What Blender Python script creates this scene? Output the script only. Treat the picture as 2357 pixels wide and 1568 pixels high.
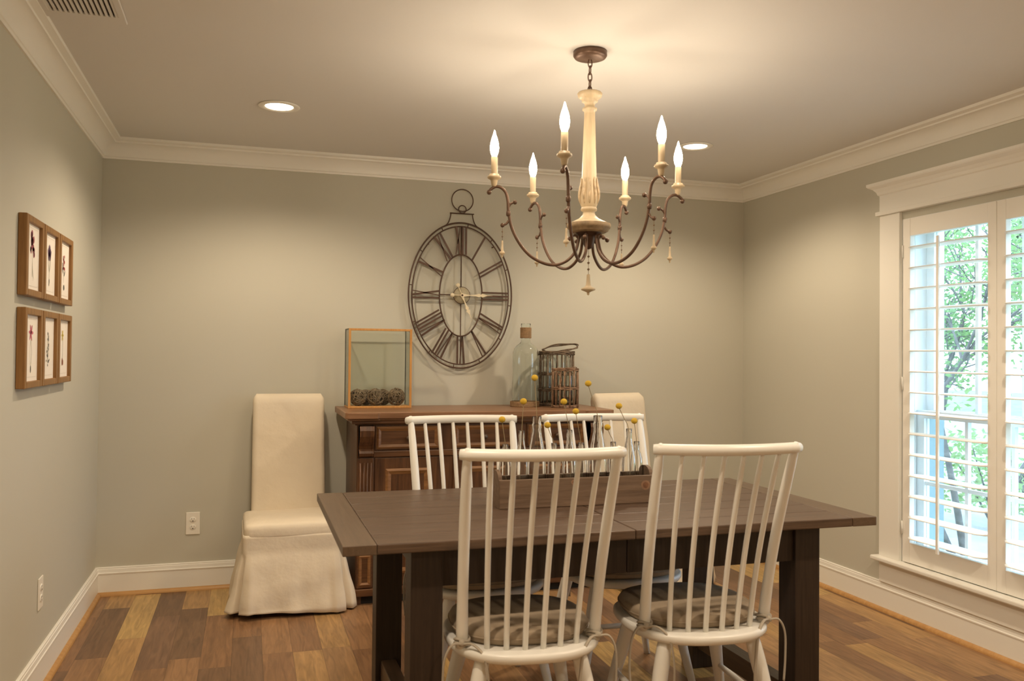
import bpy, bmesh, math, random
from mathutils import Vector, Matrix

# ------------------------------------------------------------------ clear
for o in list(bpy.data.objects):
    bpy.data.objects.remove(o, do_unlink=True)
SC = bpy.context.scene
COL = SC.collection
PI = math.pi
def R(d): return math.radians(d)

# ------------------------------------------------------------------ camera
W, Hh = 2357, 1568
F_PX = 1971.5
YAW, PITCH, ROLL, CAM_H = 0.2983, 0.0154, 0.0095, 1.3103
_f = Vector((math.sin(YAW)*math.cos(PITCH), math.cos(YAW)*math.cos(PITCH), math.sin(PITCH)))
_r = Vector((math.cos(YAW), -math.sin(YAW), 0)); _u = _r.cross(_f)
_c, _s = math.cos(ROLL), math.sin(ROLL)
_r2 = _c*_r + _s*_u; _u2 = -_s*_r + _c*_u
cam_d = bpy.data.cameras.new('camera'); cam = bpy.data.objects.new('camera', cam_d); COL.objects.link(cam)
m = Matrix((( _r2.x, _u2.x, -_f.x, 0), (_r2.y, _u2.y, -_f.y, 0), (_r2.z, _u2.z, -_f.z, CAM_H), (0, 0, 0, 1)))
cam.matrix_world = m
cam_d.sensor_fit = 'HORIZONTAL'; cam_d.sensor_width = 36.0; cam_d.lens = 36.0*F_PX/W
cam_d.clip_start = 0.05; cam_d.clip_end = 200
cam_d.dof.use_dof = True; cam_d.dof.focus_distance = 4.6; cam_d.dof.aperture_fstop = 5.0
SC.camera = cam

# ------------------------------------------------------------------ world + colour management
SC.view_settings.view_transform = 'Standard'; SC.view_settings.look = 'None'
SC.view_settings.gamma = 1.0; SC.view_settings.exposure = 0.0; SC.view_settings.use_curve_mapping = False
SC.cycles.use_denoising = True
SC.cycles.max_bounces = 14; SC.cycles.transmission_bounces = 14; SC.cycles.diffuse_bounces = 6; SC.cycles.transparent_max_bounces = 40
SC.cycles.sample_clamp_indirect = 6.0
wd = bpy.data.worlds.new('overcast_sky'); SC.world = wd; wd.use_nodes = True
nt = wd.node_tree; bg = nt.nodes['Background']
SKY_STR = 7.5
bg.inputs['Color'].default_value = (0.56, 0.77, 1.0, 1); bg.inputs['Strength'].default_value = SKY_STR

ROOM_L, ROOM_R, ROOM_B, ROOM_F, CEIL = -0.7624, 3.1642, 5.0272, -1.30, 2.44
WARM = (1.0, 0.805, 0.59)

# downlights: real lamps just under each recessed lens
DOWN = [(0.12, 4.07), (2.287, 4.11), (0.12, 1.75), (2.287, 1.75), (1.2, -0.4)]
for (x, y) in DOWN:
    ld = bpy.data.lights.new('downlight_lamp', 'SPOT'); ld.energy = 78.0 if y > 3 else 114.0; ld.color = WARM
    ld.spot_size = R(152); ld.spot_blend = 0.55; ld.shadow_soft_size = 0.05
    lo = bpy.data.objects.new('downlight_lamp', ld); COL.objects.link(lo); lo.location = (x, y, CEIL-0.012)
BULB_EMIT = 157.0

# ================================================================== materials
def nmat(name):
    m_ = bpy.data.materials.new(name); m_.use_nodes = True
    return m_, m_.node_tree, m_.node_tree.nodes['Principled BSDF']
def mat(name, col, rough=0.5, metal=0.0, bump=0.0, bscale=60.0, var=0.0, vscale=8.0, spec=None, stretch=None, sheen=0.0):
    m_, t, b = nmat(name)
    b.inputs['Base Color'].default_value = (*col, 1); b.inputs['Roughness'].default_value = rough
    b.inputs['Metallic'].default_value = metal
    if spec is not None: b.inputs['Specular IOR Level'].default_value = spec
    if sheen: b.inputs['Sheen Weight'].default_value = sheen
    tc = t.nodes.new('ShaderNodeTexCoord'); mp = t.nodes.new('ShaderNodeMapping')
    t.links.new(tc.outputs['Object'], mp.inputs['Vector'])
    if stretch: mp.inputs['Scale'].default_value = stretch
    if var:
        n = t.nodes.new('ShaderNodeTexNoise'); n.inputs['Scale'].default_value = vscale; n.inputs['Detail'].default_value = 6
        t.links.new(mp.outputs['Vector'], n.inputs['Vector'])
        cr = t.nodes.new('ShaderNodeValToRGB')
        cr.color_ramp.elements[0].position = 0.3; cr.color_ramp.elements[1].position = 0.7
        cr.color_ramp.elements[0].color = tuple(c*(1-var) for c in col)+(1,)
        cr.color_ramp.elements[1].color = tuple(min(1, c*(1+var)) for c in col)+(1,)
        t.links.new(n.outputs['Fac'], cr.inputs['Fac']); t.links.new(cr.outputs['Color'], b.inputs['Base Color'])
    if bump:
        n2 = t.nodes.new('ShaderNodeTexNoise'); n2.inputs['Scale'].default_value = bscale; n2.inputs['Detail'].default_value = 4
        t.links.new(mp.outputs['Vector'], n2.inputs['Vector'])
        bp = t.nodes.new('ShaderNodeBump'); bp.inputs['Strength'].default_value = bump; bp.inputs['Distance'].default_value = 0.01
        t.links.new(n2.outputs['Fac'], bp.inputs['Height']); t.links.new(bp.outputs['Normal'], b.inputs['Normal'])
    return m_
def wood(name, c1, c2, axis='X', scale=6.0, rough=0.45, bump=0.15, c3=None, spec=0.4, aniso=14.0):
    m_, t, b = nmat(name)
    b.inputs['Roughness'].default_value = rough; b.inputs['Specular IOR Level'].default_value = spec
    tc = t.nodes.new('ShaderNodeTexCoord'); mp = t.nodes.new('ShaderNodeMapping')
    s = [aniso, aniso, aniso]; s['XYZ'.index(axis)] = 1.0
    mp.inputs['Scale'].default_value = s
    t.links.new(tc.outputs['Object'], mp.inputs['Vector'])
    n = t.nodes.new('ShaderNodeTexNoise'); n.inputs['Scale'].default_value = scale; n.inputs['Detail'].default_value = 8
    n.inputs['Roughness'].default_value = 0.65; n.inputs['Distortion'].default_value = 0.4
    t.links.new(mp.outputs['Vector'], n.inputs['Vector'])
    cr = t.nodes.new('ShaderNodeValToRGB'); e = cr.color_ramp.elements
    e[0].position = 0.30; e[0].color = (*c1, 1); e[1].position = 0.72; e[1].color = (*c2, 1)
    if c3:
        k = e.new(0.5); k.color = (*c3, 1)
    t.links.new(n.outputs['Fac'], cr.inputs['Fac']); t.links.new(cr.outputs['Color'], b.inputs['Base Color'])
    bp = t.nodes.new('ShaderNodeBump'); bp.inputs['Strength'].default_value = bump; bp.inputs['Distance'].default_value = 0.004
    t.links.new(n.outputs['Fac'], bp.inputs['Height']); t.links.new(bp.outputs['Normal'], b.inputs['Normal'])
    return m_
def emit(name, col, strength):
    m_ = bpy.data.materials.new(name); m_.use_nodes = True; t = m_.node_tree; t.nodes.clear()
    e = t.nodes.new('ShaderNodeEmission'); e.inputs['Color'].default_value = (*col, 1); e.inputs['Strength'].default_value = strength
    o = t.nodes.new('ShaderNodeOutputMaterial'); t.links.new(e.outputs[0], o.inputs[0]); return m_
def thin_glass(name, tint=(0.95, 0.98, 0.97), edge=(0.55, 0.62, 0.58), ior=1.5, blend=0.35, gl=1.0):
    m_ = bpy.data.materials.new(name); m_.use_nodes = True; t = m_.node_tree; t.nodes.clear()
    lw = t.nodes.new('ShaderNodeLayerWeight'); lw.inputs['Blend'].default_value = blend
    mx = t.nodes.new('ShaderNodeMix'); mx.data_type = 'RGBA'
    mx.inputs[6].default_value = (*tint, 1); mx.inputs[7].default_value = (*edge, 1)
    t.links.new(lw.outputs['Facing'], mx.inputs[0])
    tr = t.nodes.new('ShaderNodeBsdfTransparent'); t.links.new(mx.outputs[2], tr.inputs['Color'])
    gs = t.nodes.new('ShaderNodeBsdfGlossy'); gs.inputs['Roughness'].default_value = 0.03; gs.inputs['Color'].default_value = (gl, gl, gl, 1)
    fr = t.nodes.new('ShaderNodeFresnel')
    ge = t.nodes.new('ShaderNodeNewGeometry'); mi = t.nodes.new('ShaderNodeMapRange')
    mi.inputs[3].default_value = ior; mi.inputs[4].default_value = 1.0/ior
    t.links.new(ge.outputs['Backfacing'], mi.inputs[0]); t.links.new(mi.outputs[0], fr.inputs['IOR'])
    ms = t.nodes.new('ShaderNodeMixShader'); t.links.new(fr.outputs[0], ms.inputs[0])
    t.links.new(tr.outputs[0], ms.inputs[1]); t.links.new(gs.outputs[0], ms.inputs[2])
    o = t.nodes.new('ShaderNodeOutputMaterial'); t.links.new(ms.outputs[0], o.inputs[0]); return m_
def floor_mat():
    m_, t, b = nmat('mixed_plank_floor')
    L = t.links.new
    def N(k, **kw):
        n = t.nodes.new(k)
        for a, v in kw.items(): setattr(n, a, v)
        return n
    def math_(op, a, b_=None):
        n = N('ShaderNodeMath', operation=op)
        for i, v in enumerate((a, b_)):
            if v is None: continue
            if isinstance(v, (int, float)): n.inputs[i].default_value = v
            else: L(v, n.inputs[i])
        return n.outputs[0]
    tc = N('ShaderNodeTexCoord'); sp = N('ShaderNodeSeparateXYZ'); L(tc.outputs['Object'], sp.inputs[0])
    x = math_('DIVIDE', math_('ADD', sp.outputs['X'], 10.045), 0.1265)
    col = math_('FLOOR', x)
    wn = N('ShaderNodeTexWhiteNoise', noise_dimensions='1D'); L(math_('ADD', col, 31.7), wn.inputs['W'])
    off = math_('MULTIPLY', wn.outputs['Value'], 7.3)
    y = math_('ADD', math_('DIVIDE', math_('ADD', sp.outputs['Y'], 10.0), 0.74), off)
    row = math_('FLOOR', y)
    cb = N('ShaderNodeCombineXYZ'); L(col, cb.inputs[0]); L(row, cb.inputs[1])
    w2 = N('ShaderNodeTexWhiteNoise', noise_dimensions='3D'); L(cb.outputs[0], w2.inputs['Vector'])
    pv = math_('FRACT', math_('ADD', math_('ADD', math_('MULTIPLY', col, 0.381966), math_('MULTIPLY', row, 0.2711)), math_('MULTIPLY', w2.outputs['Value'], 0.16)))
    cr = N('ShaderNodeValToRGB'); cr.color_ramp.interpolation = 'CONSTANT'
    cols = [(0.00, (0.175, 0.098, 0.052)), (0.13, (0.40, 0.235, 0.095)), (0.30, (0.245, 0.130, 0.062)), (0.46, (0.50, 0.325, 0.125)),
            (0.58, (0.29, 0.158, 0.075)), (0.74, (0.200, 0.112, 0.064)), (0.86, (0.35, 0.200, 0.090))]
    e = cr.color_ramp.elements; e[0].position = 0; e[0].color = (*cols[0][1], 1); e[1].position = cols[1][0]; e[1].color = (*cols[1][1], 1)
    for p_, c_ in cols[2:]:
        k = e.new(p_); k.color = (*c_, 1)
    L(pv, cr.inputs['Fac'])
    mp = N('ShaderNodeMapping'); mp.inputs['Scale'].default_value = (16, 1.6, 1)
    va = N('ShaderNodeVectorMath', operation='ADD'); L(tc.outputs['Object'], va.inputs[0])
    vs = N('ShaderNodeVectorMath', operation='SCALE'); L(w2.outputs['Color'], vs.inputs[0]); vs.inputs['Scale'].default_value = 9.0
    L(vs.outputs[0], va.inputs[1]); L(va.outputs[0], mp.inputs['Vector'])
    ns = N('ShaderNodeTexNoise'); ns.inputs['Scale'].default_value = 2.6; ns.inputs['Detail'].default_value = 8; ns.inputs['Distortion'].default_value = 1.3
    L(mp.outputs[0], ns.inputs['Vector'])
    mr = N('ShaderNodeMapRange'); mr.inputs[1].default_value = 0.28; mr.inputs[2].default_value = 0.72; mr.inputs[3].default_value = 0.66; mr.inputs[4].default_value = 1.22
    L(ns.outputs['Fac'], mr.inputs[0])
    vm = N('ShaderNodeVectorMath', operation='SCALE'); L(cr.outputs['Color'], vm.inputs[0]); L(mr.outputs[0], vm.inputs['Scale'])
    # seams between planks
    fx = math_('ABSOLUTE', math_('SUBTRACT', math_('FRACT', x), 0.5)); fy = math_('ABSOLUTE', math_('SUBTRACT', math_('FRACT', y), 0.5))
    sx = math_('GREATER_THAN', fx, 0.490); sy = math_('GREATER_THAN', fy, 0.4985)
    seam = math_('MAXIMUM', sx, sy)
    sc_ = math_('SUBTRACT', 1.0, math_('MULTIPLY', seam, 0.35))
    vm2 = N('ShaderNodeVectorMath', operation='SCALE'); L(vm.outputs[0], vm2.inputs[0]); L(sc_, vm2.inputs['Scale'])
    L(vm2.outputs[0], b.inputs['Base Color'])
    b.inputs['Roughness'].default_value = 0.38; b.inputs['Specular IOR Level'].default_value = 0.4
    bp = N('ShaderNodeBump'); bp.inputs['Strength'].default_value = 0.25; bp.inputs['Distance'].default_value = 0.002
    L(math_('SUBTRACT', ns.outputs['Fac'], seam), bp.inputs['Height']); L(bp.outputs[0], b.inputs['Normal'])
    return m_

M = {}
M['wall'] = mat('wall_paint', (0.545, 0.530, 0.450), 0.75, bump=0.02, bscale=400, spec=0.25)
M['ceil'] = mat('ceiling_paint', (0.70, 0.685, 0.655), 0.85, bump=0.02, bscale=300, spec=0.2)
M['trim'] = mat('white_trim_paint', (0.84, 0.825, 0.765), 0.38, spec=0.45)
M['shut'] = mat('shutter_paint', (0.88, 0.86, 0.80), 0.42, spec=0.4)
M['floor'] = floor_mat()
M['shoe'] = wood('shoe_moulding_wood', (0.42, 0.22, 0.075), (0.56, 0.32, 0.12), 'X', 3, 0.4)
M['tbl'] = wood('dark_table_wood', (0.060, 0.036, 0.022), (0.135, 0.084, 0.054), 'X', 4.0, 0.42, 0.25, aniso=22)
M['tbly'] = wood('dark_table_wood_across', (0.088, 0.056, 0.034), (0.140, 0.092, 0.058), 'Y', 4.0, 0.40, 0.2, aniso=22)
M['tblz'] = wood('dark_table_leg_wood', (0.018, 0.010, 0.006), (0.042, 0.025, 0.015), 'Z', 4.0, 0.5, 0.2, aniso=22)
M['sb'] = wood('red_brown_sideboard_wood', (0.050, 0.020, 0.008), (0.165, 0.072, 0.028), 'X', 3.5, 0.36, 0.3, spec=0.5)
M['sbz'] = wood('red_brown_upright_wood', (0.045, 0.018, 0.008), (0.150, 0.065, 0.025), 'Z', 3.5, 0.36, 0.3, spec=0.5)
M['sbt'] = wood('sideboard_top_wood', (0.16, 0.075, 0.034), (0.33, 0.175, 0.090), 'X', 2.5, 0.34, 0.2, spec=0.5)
M['sbl'] = wood('gilded_moulding_wood', (0.150, 0.066, 0.023), (0.33, 0.160, 0.058), 'X', 4, 0.35, 0.2)
M['chair'] = mat('white_chair_paint', (0.80, 0.785, 0.735), 0.34, spec=0.5)
M['cush'] = mat('taupe_linen', (0.36, 0.285, 0.205), 0.95, bump=0.25, bscale=700, var=0.08, vscale=30, spec=0.1)
M['tie'] = mat('taupe_tie_fabric', (0.42, 0.37, 0.30), 0.9, bump=0.2, bscale=600, spec=0.1)
M['slip'] = mat('cream_slipcover_cotton', (0.72, 0.635, 0.50), 0.9, bump=0.55, bscale=11, var=0.03, vscale=6, spec=0.12)
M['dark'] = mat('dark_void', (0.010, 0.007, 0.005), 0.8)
M['iron'] = mat('bronze_iron', (0.095, 0.054, 0.036), 0.45, metal=0.45, var=0.25, vscale=20)
M['chb'] = mat('chandelier_bronze', (0.150, 0.090, 0.060), 0.42, metal=0.5, var=0.25, vscale=25)
M['cream'] = mat('distressed_cream_wood', (0.57, 0.455, 0.295), 0.45, var=0.22, vscale=30, stretch=(1, 1, 0.15))
M['creamd'] = mat('worn_cream_edge', (0.33, 0.235, 0.135), 0.55, var=0.35, vscale=40)
M['creaml'] = mat('aged_cream_carving', (0.50, 0.385, 0.24), 0.5, var=0.35, vscale=60)
M['bead'] = mat('brown_bead', (0.20, 0.13, 0.075), 0.4)
M['crys'] = thin_glass('clear_bead_glass', (0.92, 0.90, 0.84), (0.6, 0.55, 0.45))
M['bulb'] = emit('lit_bulb', (1.0, 0.815, 0.60), BULB_EMIT)
M['lens'] = emit('downlight_lens', (1.0, 0.80, 0.55), 9.0)
M['plate'] = mat('outlet_plastic', (0.83, 0.80, 0.72), 0.35)
M['frame'] = wood('oak_picture_frame', (0.20, 0.095, 0.028), (0.34, 0.175, 0.055), 'Z', 4, 0.4, 0.15)
M['paper'] = mat('cream_paper', (0.86, 0.80, 0.72), 0.8)
M['pline'] = mat('print_border_ink', (0.62, 0.55, 0.47), 0.8)
for k, c in dict(rose=(0.36, 0.10, 0.12), plum=(0.16, 0.09, 0.16), red=(0.42, 0.05, 0.05), pink=(0.55, 0.13, 0.18), grey=(0.20, 0.19, 0.17), yel=(0.70, 0.55, 0.16),
                 stem=(0.40, 0.40, 0.30), bulbb=(0.30, 0.12, 0.07), ink=(0.10, 0.10, 0.09)).items():
    M['p_'+k] = mat('print_ink_'+k, c, 0.85)
M['hon'] = wood('honey_wood', (0.46, 0.22, 0.06), (0.62, 0.33, 0.11), 'Z', 5, 0.4, 0.1)
M['lead'] = mat('lead_came', (0.12, 0.12, 0.10), 0.5, metal=0.5)
M['vine'] = mat('dried_vine', (0.21, 0.155, 0.10), 0.85, var=0.4, vscale=60, bump=0.5, bscale=90)
M['wick'] = mat('weathered_wicker', (0.150, 0.105, 0.068), 0.8, var=0.4, vscale=50, bump=0.4, bscale=120)
M['wick2'] = mat('brown_willow', (0.250, 0.150, 0.088), 0.75, var=0.35, vscale=50, bump=0.4, bscale=120)
M['twine'] = mat('jute_twine', (0.36, 0.225, 0.115), 0.9, bump=0.6, bscale=300, var=0.2, vscale=80)
def real_glass(name, col, ior=1.46):
    m_, t, b = nmat(name); b.inputs['Base Color'].default_value = (*col, 1); b.inputs['Transmission Weight'].default_value = 1.0
    b.inputs['Roughness'].default_value = 0.0; b.inputs['IOR'].default_value = ior; return m_
M['gbot'] = real_glass('pale_green_bottle_glass', (0.955, 0.985, 0.965)); M['bot'] = real_glass('clear_refracting_glass', (0.985, 0.99, 0.985))
M['pane'] = thin_glass('terrarium_pane', (0.976, 0.984, 0.966), (0.88, 0.90, 0.86), 1.4, 0.1, 0.6)
M['win'] = thin_glass('window_pane_glass', (0.97, 0.985, 0.985), (0.9, 0.93, 0.93), 1.4, 0.2, 0.6)
M['crate'] = wood('weathered_trough_wood', (0.105, 0.065, 0.040), (0.215, 0.140, 0.090), 'X', 3.5, 0.6, 0.4, aniso=16)
M['knot'] = mat('pine_knot', (0.19, 0.085, 0.040), 0.6, var=0.3, vscale=40)
M['knotring'] = mat('pine_knot_ring', (0.27, 0.15, 0.085), 0.6, var=0.2, vscale=40)
M['crase'] = mat('yellow_billy_button', (0.62, 0.40, 0.035), 0.9, bump=0.4, bscale=900, var=0.15, vscale=200)
M['dstem'] = mat('dry_stem', (0.30, 0.235, 0.13), 0.8)
M['clkdisc'] = mat('clock_hub_tan', (0.42, 0.37, 0.25), 0.5)
M['hand'] = mat('ivory_clock_hand', (0.78, 0.68, 0.48), 0.45)
M['nickel'] = mat('aged_metal', (0.10, 0.07, 0.05), 0.4, metal=0.6)
M['sash'] = mat('window_sash_paint', (0.84, 0.87, 0.88), 0.45)
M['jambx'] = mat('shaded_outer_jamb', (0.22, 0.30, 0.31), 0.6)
M['ventd'] = mat('vent_dark_interior', (0.03, 0.022, 0.015), 0.9)
M['bark'] = mat('grey_bark', (0.13, 0.12, 0.11), 0.9, bump=0.6, bscale=30, var=0.3, vscale=12)
def leafmat(name, c):
    m_, t, b = nmat(name); b.inputs['Base Color'].default_value = (*c, 1); b.inputs['Roughness'].default_value = 0.5
    tl = t.nodes.new('ShaderNodeBsdfTranslucent'); tl.inputs['Color'].default_value = (c[0]*1.2, c[1]*1.25, c[2]*0.9, 1)
    ms = t.nodes.new('ShaderNodeMixShader'); ms.inputs[0].default_value = 0.45
    o = t.nodes['Material Output']; t.links.new(b.outputs[0], ms.inputs[1]); t.links.new(tl.outputs[0], ms.inputs[2]); t.links.new(ms.outputs[0], o.inputs[0])
    return m_
M['leaf1'] = leafmat('green_leaves', (0.17, 0.27, 0.12)); M['leaf2'] = leafmat('pale_green_leaves', (0.25, 0.34, 0.17)); M['leaf3'] = leafmat('deep_green_leaves', (0.12, 0.21, 0.11))
M['grass'] = mat('lawn_grass', (0.14, 0.27, 0.09), 0.9, var=0.3, vscale=3)
M['drive'] = mat('pale_gravel_drive', (0.33, 0.325, 0.32), 0.9, bump=0.5, bscale=80, var=0.1, vscale=6)
M['mulch'] = mat('grey_mulch_bed', (0.13, 0.125, 0.12), 0.95, bump=0.8, bscale=40, var=0.4, vscale=14)

def shell(outer, th=0.0028, top=None):
    # close an outer bottle profile with an inner wall so the glass has real thickness
    inner = []
    for i in range(len(outer)-1, 0, -1):
        r_, z = outer[i]; inner.append((max(1e-4, r_-th), max(z, outer[0][1]+th)))
    ro, zo = outer[-1]; inner[0] = (ro-th, zo); inner = [(ro-0.12*th, zo+0.0007), (ro-0.5*th, zo+0.0011), (ro-0.88*th, zo+0.0007)]+inner
    inner.append((1e-4, outer[0][1]+th)); return outer+inner
# ================================================================== mesh builder
class MB:
    def __init__(s): s.v = []; s.f = []; s.mi = []; s.sm = []; s.cur = 0
    def add(s, vs, fs, smooth=False):
        b = len(s.v); s.v += [tuple(v) for v in vs]
        for f in fs: s.f.append(tuple(b+i for i in f)); s.mi.append(s.cur); s.sm.append(smooth)
        return s
    def box(s, x0, x1, y0, y1, z0, z1, M4=None):
        vs = [Vector((x, y, z)) for z in (z0, z1) for y in (y0, y1) for x in (x0, x1)]
        if M4: vs = [M4 @ v for v in vs]
        return s.add(vs, [(0, 2, 3, 1), (4, 5, 7, 6), (0, 1, 5, 4), (2, 6, 7, 3), (0, 4, 6, 2), (1, 3, 7, 5)])
    def cbox(s, x0, x1, y0, y1, z0, z1, c=0.004, M4=None):
        # box with all edges chamfered
        bm = bmesh.new(); vs = [bm.verts.new((x, y, z)) for z in (z0, z1) for y in (y0, y1) for x in (x0, x1)]
        for f in [(0, 2, 3, 1), (4, 5, 7, 6), (0, 1, 5, 4), (2, 6, 7, 3), (0, 4, 6, 2), (1, 3, 7, 5)]: bm.faces.new([vs[i] for i in f])
        bmesh.ops.bevel(bm, geom=bm.edges[:], offset=c, segments=2, affect='EDGES', profile=0.5)
        bm.verts.index_update()
        V = [v.co.copy() for v in bm.verts]
        if M4: V = [M4 @ v for v in V]
        s.add(V, [tuple(v.index for v in f.verts) for f in bm.faces]); bm.free(); return s
    def tube(s, pts, r, n=8, cap=True, flat=1.0, closed=False, up=None):
        P = [Vector(p) for p in pts]; k = len(P)
        rs = [r]*k if isinstance(r, (int, float)) else list(r)
        T = []
        for i in range(k):
            if closed: a, b = P[i-1], P[(i+1) % k]
            else: a, b = P[max(0, i-1)], P[min(k-1, i+1)]
            t = (b-a); T.append(t.normalized() if t.length > 1e-9 else Vector((0, 0, 1)))
        u = Vector(up) if up else (Vector((0, 0, 1)) if abs(T[0].z) < 0.9 else Vector((1, 0, 0)))
        u = (u-T[0]*u.dot(T[0])).normalized(); vs = []
        for i in range(k):
            u = (u-T[i]*u.dot(T[i])).normalized(); w = T[i].cross(u)
            for j in range(n):
                a = 2*PI*j/n
                vs.append(P[i]+u*math.cos(a)*rs[i]*flat+w*math.sin(a)*rs[i])
        fs = []
        for i in range(k if closed else k-1):
            i2 = (i+1) % k
            for j in range(n): fs.append((i*n+j, i*n+(j+1) % n, i2*n+(j+1) % n, i2*n+j))
        if cap and not closed: fs += [tuple(range(n-1, -1, -1)), tuple((k-1)*n+j for j in range(n))]
        return s.add(vs, fs, True)
    def lathe(s, prof, c=(0, 0, 0), n=24, sx=1.0, sy=1.0, cap=True, lobes=0, la=0.0, lz=None, M4=None):
        vs = []
        for (r, z) in prof:
            for j in range(n):
                a = 2*PI*j/n
                rr = r
                if lobes and (lz is None or lz[0] <= z <= lz[1]): rr = r*(1+la*math.cos(lobes*a))
                v = Vector((c[0]+rr*math.cos(a)*sx, c[1]+rr*math.sin(a)*sy, c[2]+z))
                vs.append(M4 @ v if M4 else v)
        fs = []
        for i in range(len(prof)-1):
            for j in range(n): fs.append((i*n+j, i*n+(j+1) % n, (i+1)*n+(j+1) % n, (i+1)*n+j))
        if cap:
            if prof[0][0] > 1e-5: fs.append(tuple(range(n-1, -1, -1)))
            if prof[-1][0] > 1e-5: fs.append(tuple((len(prof)-1)*n+j for j in range(n)))
        return s.add(vs, fs, True)
    def ball(s, c, r, n=12, sz=1.0):
        k = max(4, n//2); prof = [(max(1e-6, r*math.sin(PI*i/k)), -r*sz*math.cos(PI*i/k)) for i in range(k+1)]
        return s.lathe(prof, c, n, cap=False)
    def prism(s, poly, y0, y1, plane='XZ', M4=None):
        # extrude a 2-D polygon through the third axis
        def P(a, b, c):
            v = {'XZ': (a, c, b), 'YZ': (c, a, b), 'XY': (a, b, c)}[plane]; return Vector(v)
        n = len(poly); vs = [P(a, b, y0) for a, b in poly]+[P(a, b, y1) for a, b in poly]
        if M4: vs = [M4 @ v for v in vs]
        fs = [tuple(range(n)), tuple(range(2*n-1, n-1, -1))]+[(i, i+n, (i+1) % n+n, (i+1) % n) for i in range(n)]
        return s.add(vs, fs)
    def grid(s, fn, nu, nv, smooth=True, closeu=False):
        vs = [fn(i/(nu if closeu else nu-1), j/(nv-1)) for i in range(nu) for j in range(nv)]
        fs = []
        for i in range(nu if closeu else nu-1):
            for j in range(nv-1):
                i2 = (i+1) % nu; fs.append((i*nv+j, i2*nv+j, i2*nv+j+1, i*nv+j+1))
        return s.add(vs, fs, smooth)
    def build(s, name, mats, parent=None, fix=True):
        me = bpy.data.meshes.new(name); me.from_pydata(s.v, [], s.f)
        if not isinstance(mats, (list, tuple)): mats = [mats]
        for m_ in mats: me.materials.append(m_)
        me.polygons.foreach_set('material_index', s.mi); me.polygons.foreach_set('use_smooth', s.sm)
        me.update()
        if fix:
            bm = bmesh.new(); bm.from_mesh(me); bmesh.ops.recalc_face_normals(bm, faces=bm.faces[:]); bm.to_mesh(me); bm.free()
        o = bpy.data.objects.new(name, me); COL.objects.link(o)
        if parent: o.parent = parent
        return o
def smooth_by_angle(o, ang=40):
    me = o.data
    bm = bmesh.new(); bm.from_mesh(me)
    for f in bm.faces: f.smooth = True
    for e in bm.edges:
        if len(e.link_faces) == 2 and e.calc_face_angle(0) > R(ang): e.smooth = False
    bm.to_mesh(me); bm.free(); return o
def tag(o, label=None, cat=None, group=None, kind=None):
    if label: o['label'] = label
    if cat: o['category'] = cat
    if group: o['group'] = group
    if kind: o['kind'] = kind
    return o
def thing(name, label, cat, loc=(0, 0, 0), rz=0.0, group=None):
    o = bpy.data.objects.new(name, None); COL.objects.link(o); o.empty_display_size = 0.1
    o.location = loc; o.rotation_euler = (0, 0, rz); return tag(o, label, cat, group)
def struct(mb, name, m_, fix=True):
    return tag(mb.build(name, m_, fix=fix), kind='structure')
def kids(o): return [c for c in bpy.data.objects if c.parent == o]
def dup(root, loc, rz, label, name=None):
    r = root.copy(); COL.objects.link(r); r.location = loc; r.rotation_euler = (0, 0, rz); r['label'] = label
    def rec(src, dst):
        for ch in kids(src):
            c = ch.copy(); COL.objects.link(c); c.parent = dst; rec(ch, c)
    rec(root, r); return r
def crom(P, n=8, closed=False):
    P = [Vector(p) for p in P]; k = len(P); out = []
    rng = range(k) if closed else range(k-1)
    for i in rng:
        if closed: a, b, c, d = P[i-1], P[i], P[(i+1) % k], P[(i+2) % k]
        else: a, b, c, d = P[max(0, i-1)], P[i], P[i+1], P[min(k-1, i+2)]
        for j in range(n):
            t = j/n; out.append(0.5*((2*b)+(c-a)*t+(2*a-5*b+4*c-d)*t*t+(3*b-a-3*c+d)*t**3))
    if not closed: out.append(P[-1])
    return out

# ================================================================== the room
T = 0.15
struct(MB().box(ROOM_L-T, ROOM_R+0.20, ROOM_F-T, ROOM_B+T, -0.12, 0), 'floor', M['floor'])
struct(MB().box(ROOM_L-T, ROOM_R+0.20, ROOM_F-T, ROOM_B+T, CEIL, CEIL+0.12), 'ceiling', M['ceil'])
struct(MB().box(ROOM_L-T, ROOM_L, ROOM_F-T, ROOM_B+T, 0, CEIL), 'wall_left', M['wall'])
struct(MB().box(ROOM_L, ROOM_R, ROOM_B, ROOM_B+T, 0, CEIL), 'wall_back', M['wall'])
struct(MB().box(ROOM_L, ROOM_R, ROOM_F-T, ROOM_F, 0, CEIL), 'wall_front', M['wall'])
WY0, WY1, WZ0, WZ1 = 2.395, 3.565, 0.285, 2.01      # window opening
WX = 0.20
wr = MB()
wr.box(ROOM_R, ROOM_R+WX, ROOM_F-T, WY0, 0, CEIL); wr.box(ROOM_R, ROOM_R+WX, WY1, ROOM_B+T, 0, CEIL)
wr.box(ROOM_R, ROOM_R+WX, WY0, WY1, 0, WZ0); wr.box(ROOM_R, ROOM_R+WX, WY0, WY1, WZ1, CEIL)
struct(wr, 'wall_right', M['wall'])

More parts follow.
